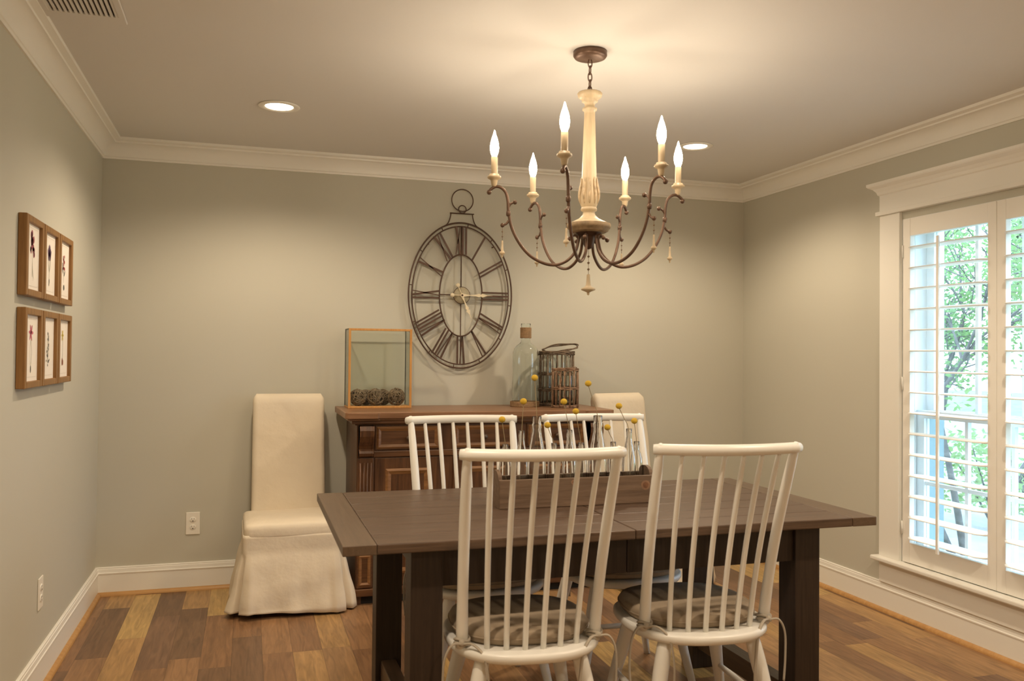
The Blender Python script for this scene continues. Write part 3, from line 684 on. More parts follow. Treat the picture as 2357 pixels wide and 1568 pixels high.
for (bx, by) in arms:
    dx, dy = bx-CX, by-CY; rr = math.hypot(dx, dy); rr2 = 0.55*rr+0.45*0.372
    ux, uy = dx/rr, dy/rr; k = rr/0.365
    def A(r_, z): return (ux*r_*k, uy*r_*k, z_(z))
    am = MB()
    main = [A(0.036/k, 1.758), A(0.040/k, 1.725), A(0.052/k, 1.688), A(0.085, 1.656), A(0.130, 1.640), A(0.180, 1.648), A(0.230, 1.676), A(0.270, 1.722), A(0.297, 1.775), A(0.309, 1.830), A(0.312, 1.870), A(0.320, 1.902), A(0.338, 1.920), A(0.358, 1.924), A(0.376, 1.914), A(0.383, 1.904)]
    mp_ = crom(main, 5); am.tube(mp_, 0.0058, 8)
    am.ball(A(0.384, 1.902), 0.0095, 10)
    am.tube(crom([A(0.309, 1.850), A(0.301, 1.862), A(0.288, 1.868)], 4), 0.0042, 6); am.ball(A(0.285, 1.868), 0.0085, 10)
    am.tube(crom([A(0.309, 1.800), A(0.317, 1.788), A(0.330, 1.783)], 4), 0.0042, 6); am.ball(A(0.332, 1.782), 0.0085, 10)
    am.lathe([(0.0065, -0.010), (0.0088, -0.006), (0.0088, 0.006), (0.0065, 0.010)], c=A(0.310, 1.826), n=10)
    am.tube(crom([A(0.040/k, 1.742), A(0.052/k, 1.752), A(0.070/k, 1.742)], 4), 0.0045, 6); am.ball(A(0.074/k, 1.738), 0.0085, 10)
    ao = am.build('arm', M['chb'], CH)
    bxl, byl = dx, dy
    cu = MB(); cu.lathe([(0.0001, z_(1.922)), (0.008, z_(1.924)), (0.0105, z_(1.930)), (0.0125, z_(1.944)), (0.0145, z_(1.948)), (0.0235, z_(1.953)), (0.0255, z_(1.957)), (0.0245, z_(1.961)), (0.0185, z_(1.964)), (0.0175, z_(1.969)), (0.0001, z_(1.970))], c=(bxl, byl, 0), n=24, cap=False)
    cu.build('candle_cup', M['cream'], ao)
    sl = MB(); sl.lathe([(0.0118, z_(1.968)), (0.0118, z_(2.032)), (0.0095, z_(2.034)), (0.0001, z_(2.034))], c=(bxl, byl, 0), n=20, cap=False); sl.build('candle_sleeve', M['cream'], ao)
    bl = MB(); bl.lathe([(0.0001, z_(2.034)), (0.0085, z_(2.034)), (0.0140, z_(2.048)), (0.0165, z_(2.064)), (0.0150, z_(2.082)), (0.0100, z_(2.102)), (0.0050, z_(2.116)), (0.0022, z_(2.128)), (0.0001, z_(2.132))], c=(bxl, byl, 0), n=14, cap=False); bl.build('flame_bulb', M['bulb'], ao)
    px, py, _ = A(0.332, 1.782); pendant(ao, px, py, z_(1.776))
CH_END = True

# ================================================================== dining table
TX0, TX1, TY0, TY1, TZ = 0.262, 2.080, 2.462, 3.412, 0.760
TB = thing('dining_table', 'long dark brown plank dining table with breadboard ends', 'table', ((TX0+TX1)/2, (TY0+TY1)/2, 0))
tx, ty = (TX1-TX0)/2, (TY1-TY0)/2
def planks(xa, xb):
    p = MB(); n_ = 7; w_ = 2*ty/n_
    for i in range(n_): p.cbox(xa, xb, -ty+i*w_+0.0010, -ty+(i+1)*w_-0.0010, TZ-0.030, TZ, 0.0035)
    return p
planks(-tx+0.098, -0.001).build('tabletop_panel', M['tbl'], TB); planks(0.001, tx-0.098).build('tabletop_panel', M['tbl'], TB)
MB().cbox(-tx, -tx+0.097, -ty, ty, TZ-0.030, TZ, 0.0025).build('breadboard_end', M['tbly'], TB)
MB().cbox(tx-0.097, tx, -ty, ty, TZ-0.030, TZ, 0.0025).build('breadboard_end', M['tbly'], TB)
lx0, lx1, lx2, lx3 = 0.468-1.171, 0.565-1.171, 1.792-1.171, 1.889-1.171
ly0, ly1, ly2, ly3 = 2.515-2.937, 2.612-2.937, 3.215-2.937, 3.312-2.937
for (a, b) in ((lx0, lx1), (lx2, lx3)):
    for (c, d) in ((ly0, ly1), (ly2, ly3)):
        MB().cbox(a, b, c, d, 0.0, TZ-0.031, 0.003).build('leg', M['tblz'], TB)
    MB().cbox((a+b)/2-0.028, (a+b)/2+0.028, ly1, ly2, 0.085, 0.160, 0.002).build('stretcher', M['tbly'], TB)
for (c, d) in ((ly0+0.014, ly0+0.036), (ly3-0.036, ly3-0.014)):
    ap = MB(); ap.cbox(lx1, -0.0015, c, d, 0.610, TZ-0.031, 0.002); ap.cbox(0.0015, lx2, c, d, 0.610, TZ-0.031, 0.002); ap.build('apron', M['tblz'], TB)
for x_ in (lx0+0.03, lx3-0.05):
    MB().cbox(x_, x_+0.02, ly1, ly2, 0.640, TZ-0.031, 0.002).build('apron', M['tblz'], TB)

# ================================================================== spindle chairs
def seat_outline(sx, sy, n=48):
    out = []
    for i in range(n):
        a = 2*PI*i/n; c, s = math.cos(a), math.sin(a)
        px = math.copysign(abs(c)**0.80, c)*sx; py = math.copysign(abs(s)**(0.62 if s > 0 else 0.86), s)*sy
        px *= 1.0-0.04*(s > 0)*abs(s)
        out.append((px, py))
    return out
def loft(mb, rings, smooth=True):
    n_ = len(rings[0]); vs = [p for r_ in rings for p in r_]; fs = []
    for i in range(len(rings)-1):
        for j in range(n_): fs.append((i*n_+j, i*n_+(j+1) % n_, (i+1)*n_+(j+1) % n_, (i+1)*n_+j))
    fs += [tuple(range(n_-1, -1, -1)), tuple((len(rings)-1)*n_+j for j in range(n_))]
    mb.add(vs, fs, smooth)
def pad(sx, sy, zs, scs, off=(0, 0)):
    o = seat_outline(sx, sy); mb = MB(); loft(mb, [[(x*s+off[0], y*s+off[1], z) for x, y in o] for z, s in zip(zs, scs)]); return mb
def backpt(u, v):
    """u -1..1 across, v 0..1 up: local position of spindles and posts"""
    bx, by = 0.203*u, -0.125-0.068*(1-u*u)
    tx_, ty_ = 0.219*u, -0.290-0.045*(1-u*u)
    e = v**1.12
    return Vector((bx+(tx_-bx)*e, by+(ty_-by)*e+0.012*math.sin(PI*v), 0.447+(1.030-0.447)*v))
def make_chair(label):
    t = thing('spindle_chair', label, 'chair', (0, 0, 0), 0, 'white spindle back chairs round the table')
    pad(0.238, 0.245, [0.418, 0.421, 0.432, 0.445, 0.4495, 0.450], [0.93, 0.965, 1.0, 0.995, 0.975, 0.95]).build('seat', M['chair'], t)
    for u in (-1, 1):
        p = MB(); pts = [backpt(u, i/12) for i in range(13)]; pts[-1] = backpt(u, 1.005)
        pts.append(backpt(u, 1.029)); p.tube(pts, [0.0185, 0.018, 0.0175]+[0.0165]*6+[0.016, 0.0155, 0.0145, 0.0120, 0.0065], 12)
        p.build('back_post', M['chair'], t)
    for k in range(6):
        u = -1+2*(k+1)/7
        p = MB(); p.tube([backpt(u*0.93, 0)]+[backpt(u*(0.93+0.07*i/12), i/12) for i in range(1, 13)], [0.0088]*10+[0.0086, 0.0078, 0.0070], 8); p.build('spindle', M['chair'], t)
    rl = MB(); pts = []
    for i in range(25):
        u = -1.085+2.17*i/24; q = backpt(u, 1.0); pts.append((q.x, q.y, 1.030))
    rl.tube(pts, [0.0150]+[0.0172]*23+[0.0150], 14); rl.build('top_rail', M['chair'], t)
    for sx in (-1, 1):
        for sy in (-1, 1):
            top = Vector((sx*0.145, sy*0.150-0.005, 0.425)); bot = Vector((sx*0.235, sy*0.225, 0.0))
            L_ = MB(); n_ = 12; pts = [top.lerp(bot, i/n_) for i in range(n_+1)]
            L_.tube(pts, [0.021, 0.0235, 0.0245, 0.0245, 0.0235, 0.022, 0.0205, 0.019, 0.0175, 0.0165, 0.0155, 0.0145, 0.014], 12); L_.build('leg', M['chair'], t)
    def lp(sx, sy, q): return Vector((sx*0.145, sy*0.150-0.005, 0.425)).lerp(Vector((sx*0.235, sy*0.225, 0.0)), q)
    for sx in (-1, 1):
        a, b = lp(sx, -1, 0.52), lp(sx, 1, 0.52)
        MB().tube([a, a.lerp(b, .25), a.lerp(b, .5), a.lerp(b, .75), b], [0.008, 0.0105, 0.0115, 0.0105, 0.008], 10).build('stretcher', M['chair'], t)
    a = lp(-1, -1, 0.52).lerp(lp(-1, 1, 0.52), 0.5); b = lp(1, -1, 0.52).lerp(lp(1, 1, 0.52), 0.5)
    MB().tube([a, a.lerp(b, .5), b], [0.008, 0.0115, 0.008], 10).build('stretcher', M['chair'], t)
    return t
def make_cushion(label):
    t = thing('seat_cushion', label, 'cushion', (0, 0, 0), 0, 'tie-on seat cushions')
    c = pad(0.216, 0.202, [0.4515, 0.454, 0.466, 0.478, 0.490, 0.497, 0.500], [0.90, 0.96, 1.0, 1.0, 0.965, 0.88, 0.60], (0, 0.028)); c.build('cushion_pad', M['cush'], t)
    o = seat_outline(0.2165, 0.2025)
    MB().tube([(x, y+0.028, 0.472) for x, y in o], 0.0028, 6, closed=True).build('piping', M['cush'], t)
    for sx in (-1, 1):
        b = MB(); q = backpt(sx, 0.035)
        for dz in (-0.006, 0.004):
            b.tube([(q.x+0.0215*math.cos(a), q.y+0.0215*math.sin(a), q.z+dz+0.004*math.sin(a*2)) for a in [2*PI*i/20 for i in range(20)]], 0.0045, 6, closed=True)
        b.tube(crom([(q.x-sx*0.01, q.y+0.02, q.z), (sx*0.17, -0.10, 0.468), (sx*0.165, -0.07, 0.470)], 5), 0.0048, 6)
        b.ball((q.x+sx*0.004, q.y-0.024, q.z-0.002), 0.011, 10)
        s0 = Vector((q.x+sx*0.004, q.y-0.027, q.z-0.004))
        b.tube(crom([s0, s0+Vector((-sx*0.030, -0.022, 0.004)), s0+Vector((-sx*0.060, -0.045, -0.030)), s0+Vector((-sx*0.072, -0.052, -0.110)), s0+Vector((-sx*0.072, -0.048, -0.185))], 6), 0.0056, 6, flat=0.6)
        b.tube(crom([s0, s0+Vector((sx*0.030, -0.008, 0.002)), s0+Vector((sx*0.052, -0.008, -0.040)), s0+Vector((sx*0.056, -0.004, -0.120)), s0+Vector((sx*0.050, -0.006, -0.195))], 6), 0.0056, 6, flat=0.6)
        b.build('tie_ribbon', M['tie'], t)
    return t
ch0 = make_chair('white spindle chair in front of the table at left, back towards the viewer')
cu0 = make_cushion('taupe tie-on cushion on the near left spindle chair')
places = [((0.825, 2.570, 0), R(-5), 'white spindle chair in front of the table at left, back towards the viewer', 'taupe tie-on cushion on the near left spindle chair'),
          ((1.418, 2.572, 0), R(-5.5), 'white spindle chair in front of the table at right, back towards the viewer', 'taupe tie-on cushion on the near right spindle chair'),
          ((0.865, 3.225, 0), R(180), 'white spindle chair across the table at left, in front of the sideboard drawers', 'taupe tie-on cushion on the far left spindle chair'),
          ((1.450, 3.225, 0), R(180-2), 'white spindle chair across the table at right, behind the row of bottles', 'taupe tie-on cushion on the far right spindle chair')]
for i, (p, r_, l1, l2) in enumerate(places):
    if i == 0:
        ch0.location = p; ch0.rotation_euler = (0, 0, r_); cu0.location = p; cu0.rotation_euler = (0, 0, r_)
    else:
        dup(ch0, p, r_, l1); dup(cu0, p, r_, l2)

# ================================================================== slipcovered chairs
def rrect(hx_, hy_, rad, n=8):
    out = []
    for cx_, cy_, a0 in ((hx_-rad, hy_-rad, 0), (-hx_+rad, hy_-rad, 90), (-hx_+rad, -hy_+rad, 180), (hx_-rad, -hy_+rad, 270)):
        for i in range(n+1):
            a = R(a0+90*i/n); out.append((cx_+rad*math.cos(a), cy_+rad*math.sin(a)))
    return out
def make_slip(label, seed):
    rn = random.Random(seed)
    t = thing('slipcovered_chair', label, 'chair', (0, 0, 0), 0, 'cream slipcovered chairs by the sideboard')
    # local: facing -Y, seat centre at origin
    # backrest: lofted rounded slab leaning back
    mb = MB(); rings = []
    N_ = 26
    for i in range(N_+1):
        v_ = i/N_; z = 0.40+(1.075-0.40)*v_; yc = 0.215+0.085*v_**1.3
        hw = 0.196-0.004*v_; th = 0.050-0.008*v_
        edge = min(1.0, ((1-v_)*N_+0.0)/1.6) if v_ > 0.9 else 1.0
        k = math.sqrt(max(0.0, 1-(1-edge)**2)) if edge < 1 else 1.0
        ring = []
        for (x_, y_) in rrect(hw-0.018*(1-k), max(0.006, th*k), min(0.028, max(0.005, th*k*0.8)), 5):
            wr_ = 0.0075*math.sin(9*x_+7*v_+seed)*math.exp(-((v_-0.05)/0.10)**2)+0.002*math.sin(26*z+5*x_+seed)
            ring.append((x_, y_+yc+wr_, z))
        rings.append(ring)
    loft(mb, rings); mb.build('backrest_cover', M['slip'], t)
    # seat cushion
    mb = MB(); rings = []
    for z, s, dz in ((0.375, 0.985, 0), (0.395, 1.0, 0), (0.425, 1.0, 0), (0.441, 0.985, 0), (0.452, 0.95, 1), (0.457, 0.86, 1), (0.461, 0.6, 1), (0.463, 0.25, 1)):
        rings.append([(x_*s, y_*s-0.005, z+dz*(0.004*math.sin(12*x_+seed))) for x_, y_ in rrect(0.238, 0.218, 0.035, 6)])
    loft(mb, rings); mb.build('seat_cover', M['slip'], t)
    # waist band and skirt with inverted pleats at the front corners
    base_ = rrect(0.238, 0.218, 0.020, 4)
    P0 = []
    # resample the perimeter evenly
    pts = [Vector((p[0], p[1])) for p in base_]; pts.append(pts[0]); seg = [(pts[i+1]-pts[i]).length for i in range(len(pts)-1)]; tot = sum(seg); NP = 240
    for k in range(NP):
        d = tot*k/NP; i = 0
        while d > seg[i]: d -= seg[i]; i += 1
        P0.append(pts[i].lerp(pts[i+1], d/seg[i]))
    corners = [Vector((sx*0.238, sy*0.218)) for sx in (-1, 1) for sy in (-1, 1)]
    rings = []; NZ = 22
    for q in range(NZ+1):
        v_ = q/NZ; z = 0.400-(0.400-0.020)*v_; ring = []
        g = max(0.0, (v_-0.24)/0.76)
        for k, p in enumerate(P0):
            nrm = Vector((p.x/0.238, p.y/0.218)); m_ = max(abs(nrm.x), abs(nrm.y))
            nx = nrm.x if abs(nrm.x) > 0.86*m_ else nrm.x*0.25; ny = nrm.y if abs(nrm.y) > 0.86*m_ else nrm.y*0.25
            dirv = Vector((nx, ny)); dirv = dirv.normalized() if dirv.length else nrm.normalized()
            out = 0.004+0.012*math.sin(PI*min(1, v_*1.2))*0.3+0.064*g**0.85*(0.35 if p.y > 0.15 else 1.0)
            dc = min((p-c_).length for c_ in corners)
            if p.y > 0.1: dc += 0.2
            pleat = math.exp(-(dc/0.013)**2)*0.095*g**0.6
            side = math.exp(-((dc-0.040)/0.020)**2)*0.018*g
            fold = 0.0045*g*math.sin(k*0.33+1.7*math.sin(3*v_)+seed)+0.0025*math.sin(k*0.11+14*v_+seed)*(0.3+g)
            o_ = p+dirv*(out+fold+side-pleat)
            hem = 0.010*math.sin(k*0.053+seed)*g if q == NZ else 0
            ring.append((o_.x, o_.y, z+max(-0.012, hem)))
        rings.append(ring)
    n_ = NP; vs = [p for r_ in rings for p in r_]; fs = []
    for i in range(NZ):
        for j in range(n_): fs.append((i*n_+j, i*n_+(j+1) % n_, (i+1)*n_+(j+1) % n_, (i+1)*n_+j))
    mb = MB(); mb.add(vs, fs, True); so = mb.build('skirt', M['slip'], t)
    md = so.modifiers.new('cloth', 'SOLIDIFY'); md.thickness = 0.003; md.offset = -1
    for sx in (-1, 1):
        for sy in (-1, 1):
            MB().tube([(sx*0.19, sy*0.17, 0.38), (sx*0.20, sy*0.18, 0.0)], [0.022, 0.017], 4).build('leg', M['tblz'], t)
    return t
s1 = make_slip('cream slipcovered chair with long skirt, left of the sideboard', 1.0); s1.location = (0.225, 4.650, 0); s1.rotation_euler = (0, 0, R(1))
s2 = make_slip('cream slipcovered chair partly hidden, right of the sideboard', 2.3); s2.location = (2.25, 4.555, 0); s2.rotation_euler = (0, 0, R(16))

# ================================================================== sideboard
SBX, SBY = 1.228, 4.725
SB = thing('sideboard', 'carved reddish brown antique wooden sideboard against the back wall', 'sideboard', (SBX, SBY, 0))
X0, X1 = 0.545-SBX, 1.912-SBX; Y0, Y1 = 4.500-SBY, 4.990-SBY           # body
b = MB()
b.box(X0, X0+0.03, Y0, Y1, 0.0, 0.945); b.box(X1-0.03, X1, Y0, Y1, 0.0, 0.945); b.box(X0+0.03, X1-0.03, Y1-0.02, Y1, 0.03, 0.945)
b.box(X0+0.03, X1-0.03, Y0+0.01, Y1-0.02, 0.045, 0.075); b.box(X0+0.03, X1-0.03, Y0+0.004, Y0+0.024, 0.075, 0.945)
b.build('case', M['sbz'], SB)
tp = MB(); TX = 0.750
# slab top with worn front corners, broken out breakfront ends
poly = [(-TX, Y1+0.01), (-TX, -0.285+0.012), (-TX+0.010, -0.290), (-TX+0.165, -0.290), (-TX+0.175, -0.278), (TX-0.175, -0.278), (TX-0.165, -0.290), (TX-0.030, -0.290), (TX-0.004, -0.272), (TX, -0.26), (TX, Y1+0.01)]
tp.prism(poly, 0.966, 1.000, 'XY')
poly2 = [(x*0.982, y if y > 0 else y+0.016) for x, y in poly]
tp.prism(poly2, 0.956, 0.9662, 'XY')
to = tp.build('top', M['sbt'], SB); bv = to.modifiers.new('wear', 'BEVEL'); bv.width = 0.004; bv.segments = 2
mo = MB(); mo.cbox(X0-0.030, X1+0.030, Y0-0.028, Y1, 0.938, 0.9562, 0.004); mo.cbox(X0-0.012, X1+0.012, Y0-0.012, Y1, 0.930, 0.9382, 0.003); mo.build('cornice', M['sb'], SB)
mo = MB(); mo.cbox(X0+0.085, X1-0.085, Y0-0.008, Y0+0.006, 0.762, 0.795, 0.004); mo.build('rail', M['sb'], SB)
mo = MB(); mo.cbox(X0-0.012, X1+0.012, Y0-0.026, Y1, 0.045, 0.084, 0.005); mo.build('plinth', M['sb'], SB)
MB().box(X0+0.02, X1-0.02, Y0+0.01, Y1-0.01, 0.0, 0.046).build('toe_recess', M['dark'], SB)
bays = [(0.640-SBX, 0.985-SBX), (1.058-SBX, 1.402-SBX), (1.475-SBX, 1.820-SBX)]
def bevel_frame(mb, xa, xb, za, zb, w_, yo, yi):
    # mitred picture-frame moulding: outer raised, stepping in
    for (o1, o2, ya, yb_) in ((0, w_*0.4, yo, yo-0.006), (w_*0.4, w_*0.7, yo-0.006, yo-0.003), (w_*0.7, w_, yo-0.003, yi)):
        a = [(xa+o1, ya, za+o1), (xb-o1, ya, za+o1), (xb-o1, ya, zb-o1), (xa+o1, ya, zb-o1)]
        c = [(xa+o2, yb_, za+o2), (xb-o2, yb_, za+o2), (xb-o2, yb_, zb-o2), (xa+o2, yb_, zb-o2)]
        mb.add(a+c, [(i, (i+1) % 4, (i+1) % 4+4, i+4) for i in range(4)])
for (xa, xb) in bays:
    d = MB(); d.cbox(xa, xb, Y0-0.004, Y0+0.02, 0.800, 0.926, 0.002); do = d.build('drawer', M['sb'], SB)
    f = MB(); bevel_frame(f, xa+0.008, xb-0.008, 0.806, 0.920, 0.022, Y0-0.0045, Y0-0.0042)
    f.build('drawer_moulding', M['sbl'], do, fix=False)
    xm = (xa+xb)/2; k = MB(); k.lathe([(0.006, 0), (0.006, 0.010), (0.0125, 0.016), (0.0140, 0.022), (0.0115, 0.027), (0.0001, 0.028)], n=16, M4=Matrix.Translation((xm, Y0-0.004, 0.860)) @ Matrix.Rotation(R(90), 4, 'X'))
    k.build('knob', M['nickel'], do)
    d = MB(); d.cbox(xa, xb, Y0-0.003, Y0+0.02, 0.088, 0.757, 0.002); do = d.build('door', M['sbz'], SB)
    f = MB(); bevel_frame(f, xa+0.055, xb-0.055, 0.150, 0.700, 0.030, Y0-0.0035, Y0-0.0032); f.build('door_moulding', M['sbl'], do, fix=False)
    k = MB(); k.lathe([(0.005, 0), (0.005, 0.008), (0.010, 0.013), (0.0108, 0.018), (0.0001, 0.021)], n=14, M4=Matrix.Translation((xb-0.022, Y0-0.003, 0.46)) @ Matrix.Rotation(R(90), 4, 'X')); k.build('knob', M['nickel'], do)
for (xa, xb) in ((X0+0.004, X0+0.086), (X1-0.086, X1-0.004)):
    # upper scroll corbel
    prof = [(0.0, 0.928), (-0.052, 0.928), (-0.060, 0.905), (-0.058, 0.875), (-0.046, 0.845), (-0.026, 0.822), (-0.020, 0.808), (-0.030, 0.798), (-0.036, 0.786), (-0.030, 0.772), (-0.014, 0.765), (0.0, 0.762)]
    c = MB(); c.prism([(Y0+y, z) for y, z in prof], xa+0.004, xb-0.004, 'YZ'); co = c.build('scroll_corbel', M['sbz'], SB)
    c2 = MB()
    for xx in (xa+0.004, xb-0.010): c2.prism([(Y0+y*1.08-0.002, z) for y, z in prof], xx, xx+0.006, 'YZ')
    c2.build('corbel_edge', M['sb'], co)
    p = MB(); p.cbox(xa, xb, Y0-0.010, Y0+0.004, 0.275, 0.760, 0.003)
    for i in range(4): p.tube([(xa+0.014+i*0.018, Y0-0.010, 0.30), (xa+0.014+i*0.018, Y0-0.010, 0.735)], 0.0045, 6)
    p.build('pilaster', M['sbz'], SB)
    p = MB(); p.cbox(xa, xb, Y0-0.020, Y0+0.004, 0.086, 0.272, 0.004); po = p.build('pilaster_block', M['sb'], SB)
    f = MB(); bevel_frame(f, xa+0.010, xb-0.010, 0.100, 0.258, 0.016, Y0-0.0205, Y0-0.0202); f.build('block_moulding', M['sbl'], po, fix=False)
SBT = 1.0005

# ------------------------------------------------------------------ display case with vine balls
CA = thing('glass_display_case', 'tall honey wood and glass display case at the left of the sideboard', 'display case', (0.703, 4.865, SBT))
cw, cd, chh = 0.176, 0.098, 0.442; e_ = 0.0125
f = MB()
for (yy0, yy1) in ((-cd, -cd+e_),):
    f.cbox(-cw, -cw+e_, yy0, yy1, 0, chh, 0.0015); f.cbox(cw-e_, cw, yy0, yy1, 0, chh, 0.0015)
    f.cbox(-cw+e_, cw-e_, yy0, yy1, 0, e_, 0.0015); f.cbox(-cw+e_, cw-e_, yy0, yy1, chh-e_, chh, 0.0015)
f.build('front_frame', M['hon'], CA)
f = MB(); s = 0.006
f.cbox(-cw, -cw+s, cd-s, cd, 0, chh, 0.001); f.cbox(cw-s, cw, cd-s, cd, 0, chh, 0.001); f.cbox(-cw+s, cw-s, cd-s, cd, chh-s, chh, 0.001)
f.cbox(-cw, -cw+s, -cd+e_, cd-s, chh-s, chh, 0.001); f.cbox(cw-s, cw, -cd+e_, cd-s, chh-s, chh, 0.001)
f.build('back_frame', M['lead'], CA)
MB().cbox(-cw, cw, -cd+e_, cd, 0, 0.008, 0.001).build('base_board', M['hon'], CA)
for nm, bx in (('front', (-cw+e_, cw-e_, -cd+0.005, -cd+0.007, e_, chh-e_)), ('back', (-cw+s, cw-s, cd-0.004, cd-0.002, 0.008, chh-s)), ('left', (-cw+0.002, -cw+0.004, -cd+e_, cd-s, 0.008, chh-s)),
               ('right', (cw-0.004, cw-0.002, -cd+e_, cd-s, 0.008, chh-s)), ('top', (-cw+s, cw-s, -cd+e_, cd-s, chh-0.004, chh-0.002))):
    MB().box(*bx).build('glass_pane', M['pane'], CA)
rv = random.Random(3)
balls = [(-0.115, -0.030, 0.049, 'left end of the case, front'), (-0.018, -0.032, 0.050, 'middle of the case, front'), (0.100, -0.030, 0.051, 'right end of the case, front'), (-0.062, 0.048, 0.046, 'left of centre, at the back of the case'), (0.040, 0.048, 0.046, 'right of centre, at the back of the case')]
for (bx, by, br, where) in balls:
    o = MB(); c0 = Vector((0.703+bx, 4.865+by, SBT+0.0085+br))
    o.ball(c0, br*0.66, 14)
    for k in range(30):
        ax = Vector((rv.gauss(0, 1), rv.gauss(0, 1), rv.gauss(0, 1))).normalized(); u = ax.orthogonal().normalized(); w_ = ax.cross(u); of = rv.uniform(-0.45, 0.45)
        rr = br*rv.uniform(0.88, 0.96)
        o.tube([c0+ax*of*rr+(u*math.cos(a)+w_*math.sin(a))*rr*math.sqrt(1-of*of)*(1+0.03*math.sin(3*a+k)) for a in [2*PI*i/22 for i in range(22)]], 0.0026, 5, closed=True)
    tag(o.build('vine_ball', M['vine'], fix=True), 'woven dark vine ball, '+where, 'decorative ball', 'vine balls in the display case')

# ------------------------------------------------------------------ big bottle with twine
BO = thing('glass_bottle', 'large clear bottle with twine wrapped neck on the sideboard', 'bottle', (1.572, 4.835, SBT))
MB().lathe(shell([(0.0001, 0.004), (0.070, 0.004), (0.077, 0.012), (0.079, 0.03), (0.079, 0.20), (0.079, 0.285), (0.077, 0.315), (0.070, 0.340), (0.056, 0.358), (0.038, 0.370), (0.029, 0.380), (0.027, 0.400), (0.027, 0.470), (0.029, 0.474), (0.029, 0.488)]), n=40, cap=False).build('bottle_body', M['gbot'], BO)
tw = MB()
for i in range(13): tw.tube([(0.031*math.cos(a), 0.031*math.sin(a), 0.405+i*0.0048) for a in [2*PI*j/24 for j in range(24)]], 0.0030, 6, closed=True)
tw.build('neck_twine', M['twine'], BO)
RG = MB()
for i in range(5): RG.tube([(1.566+0.0845*math.cos(a), 4.825+0.0845*math.sin(a), SBT+0.0035+i*0.0058) for a in [2*PI*j/48 for j in range(48)]], 0.0036, 6, closed=True)
tag(RG.build('twine_ring', M['twine']), 'coiled jute twine ring round the foot of the large bottle', 'twine')

# ------------------------------------------------------------------ wicker baskets holding jars
def basket(loc, r_, h, canes, bands, label, seed, lid, wm='wick', cr_=1.0):
    rn = random.Random(seed)
    t = thing('wicker_basket', label, 'basket', loc, 0, 'open wicker baskets on the sideboard')
    c = MB()
    for k in range(canes):
        a = 2*PI*k/canes+rn.uniform(-.05, .05); rr = r_*rn.uniform(0.97, 1.0)
        c.tube([(rr*math.cos(a), rr*math.sin(a), 0.004), (rr*1.01*math.cos(a+0.02), rr*1.01*math.sin(a+0.02), h*0.5), (rr*0.99*math.cos(a), rr*0.99*math.sin(a), h)], rn.uniform(0.0030, 0.0046)*cr_, 6)
    c.build('canes', M[wm], t)
    for z in bands:
        b_ = MB()
        for q in range(3):
            ph = rn.random()*6
            b_.tube([((r_+0.004*math.sin(canes/2*a+ph+q*PI))*math.cos(a), (r_+0.004*math.sin(canes/2*a+ph+q*PI))*math.sin(a), min(h, max(0.004, z+(q-1)*0.0055+0.0015*math.sin(5*a+ph)))) for a in [2*PI*j/60 for j in range(60)]], 0.0035, 5, closed=True)
        b_.build('woven_band', M[wm], t)
    if lid:
        l_ = MB(); M4 = Matrix.Translation((0.022, 0, h+0.021)) @ Matrix.Rotation(R(-11), 4, 'Y') @ Matrix.Rotation(R(9), 4, 'X')
        for q in range(3): l_.tube([M4 @ Vector(((r_*1.04+0.004*math.sin(6*a+q*2))*math.cos(a), (r_*0.95)*math.sin(a), (q-1)*0.004+0.003*math.sin(4*a+q))) for a in [2*PI*j/48 for j in range(48)]], 0.0032, 5, closed=True)
        l_.build('handle_hoop', M[wm], t)
    else:
        l_ = MB(); l_.tube(crom([(-r_*1.0, -0.01, h), (-r_*0.62, -r_*0.86, h*0.72), (-r_*0.95, -0.02, h*0.45)], 6), 0.0028, 5); l_.tube(crom([(-r_*0.9, -r_*0.3, h), (-r_*0.2, -r_*1.0, h+0.004), (r_*0.5, -r_*0.85, h+0.010), (r_*0.9, -0.2*r_, h)], 6), 0.0026, 5)
        l_.build('handle_hoop', M[wm], t)
    # glass jar standing inside
    j = MB(); jr = r_*0.86
    j.lathe(shell([(0.0001, 0.006), (jr*0.9, 0.006), (jr, 0.014), (jr, h*0.80), (jr*0.93, h*0.88), (jr*0.80, h*0.92), (jr*0.80, h*0.985)]), n=32, cap=False)
    jo_ = j.build('glass_jar', M['gbot']); jo_.location = loc
    return jo_
j1 = basket((1.782, 4.872, SBT), 0.104, 0.325, 20, [0.008, 0.095, 0.190, 0.312, 0.322], 'tall wicker basket with tilted hoop at right of the large bottle', 4, True)
tag(j1, 'clear glass jar inside the tall wicker basket', 'jar', 'jars inside the wicker baskets')
j2 = basket((1.766, 4.682, SBT), 0.075, 0.226, 16, [0.008, 0.112, 0.220], 'short wicker basket standing in front of the tall one', 7, False, 'wick2', 1.35)
tag(j2, 'clear glass jar inside the short wicker basket', 'jar', 'jars inside the wicker baskets')

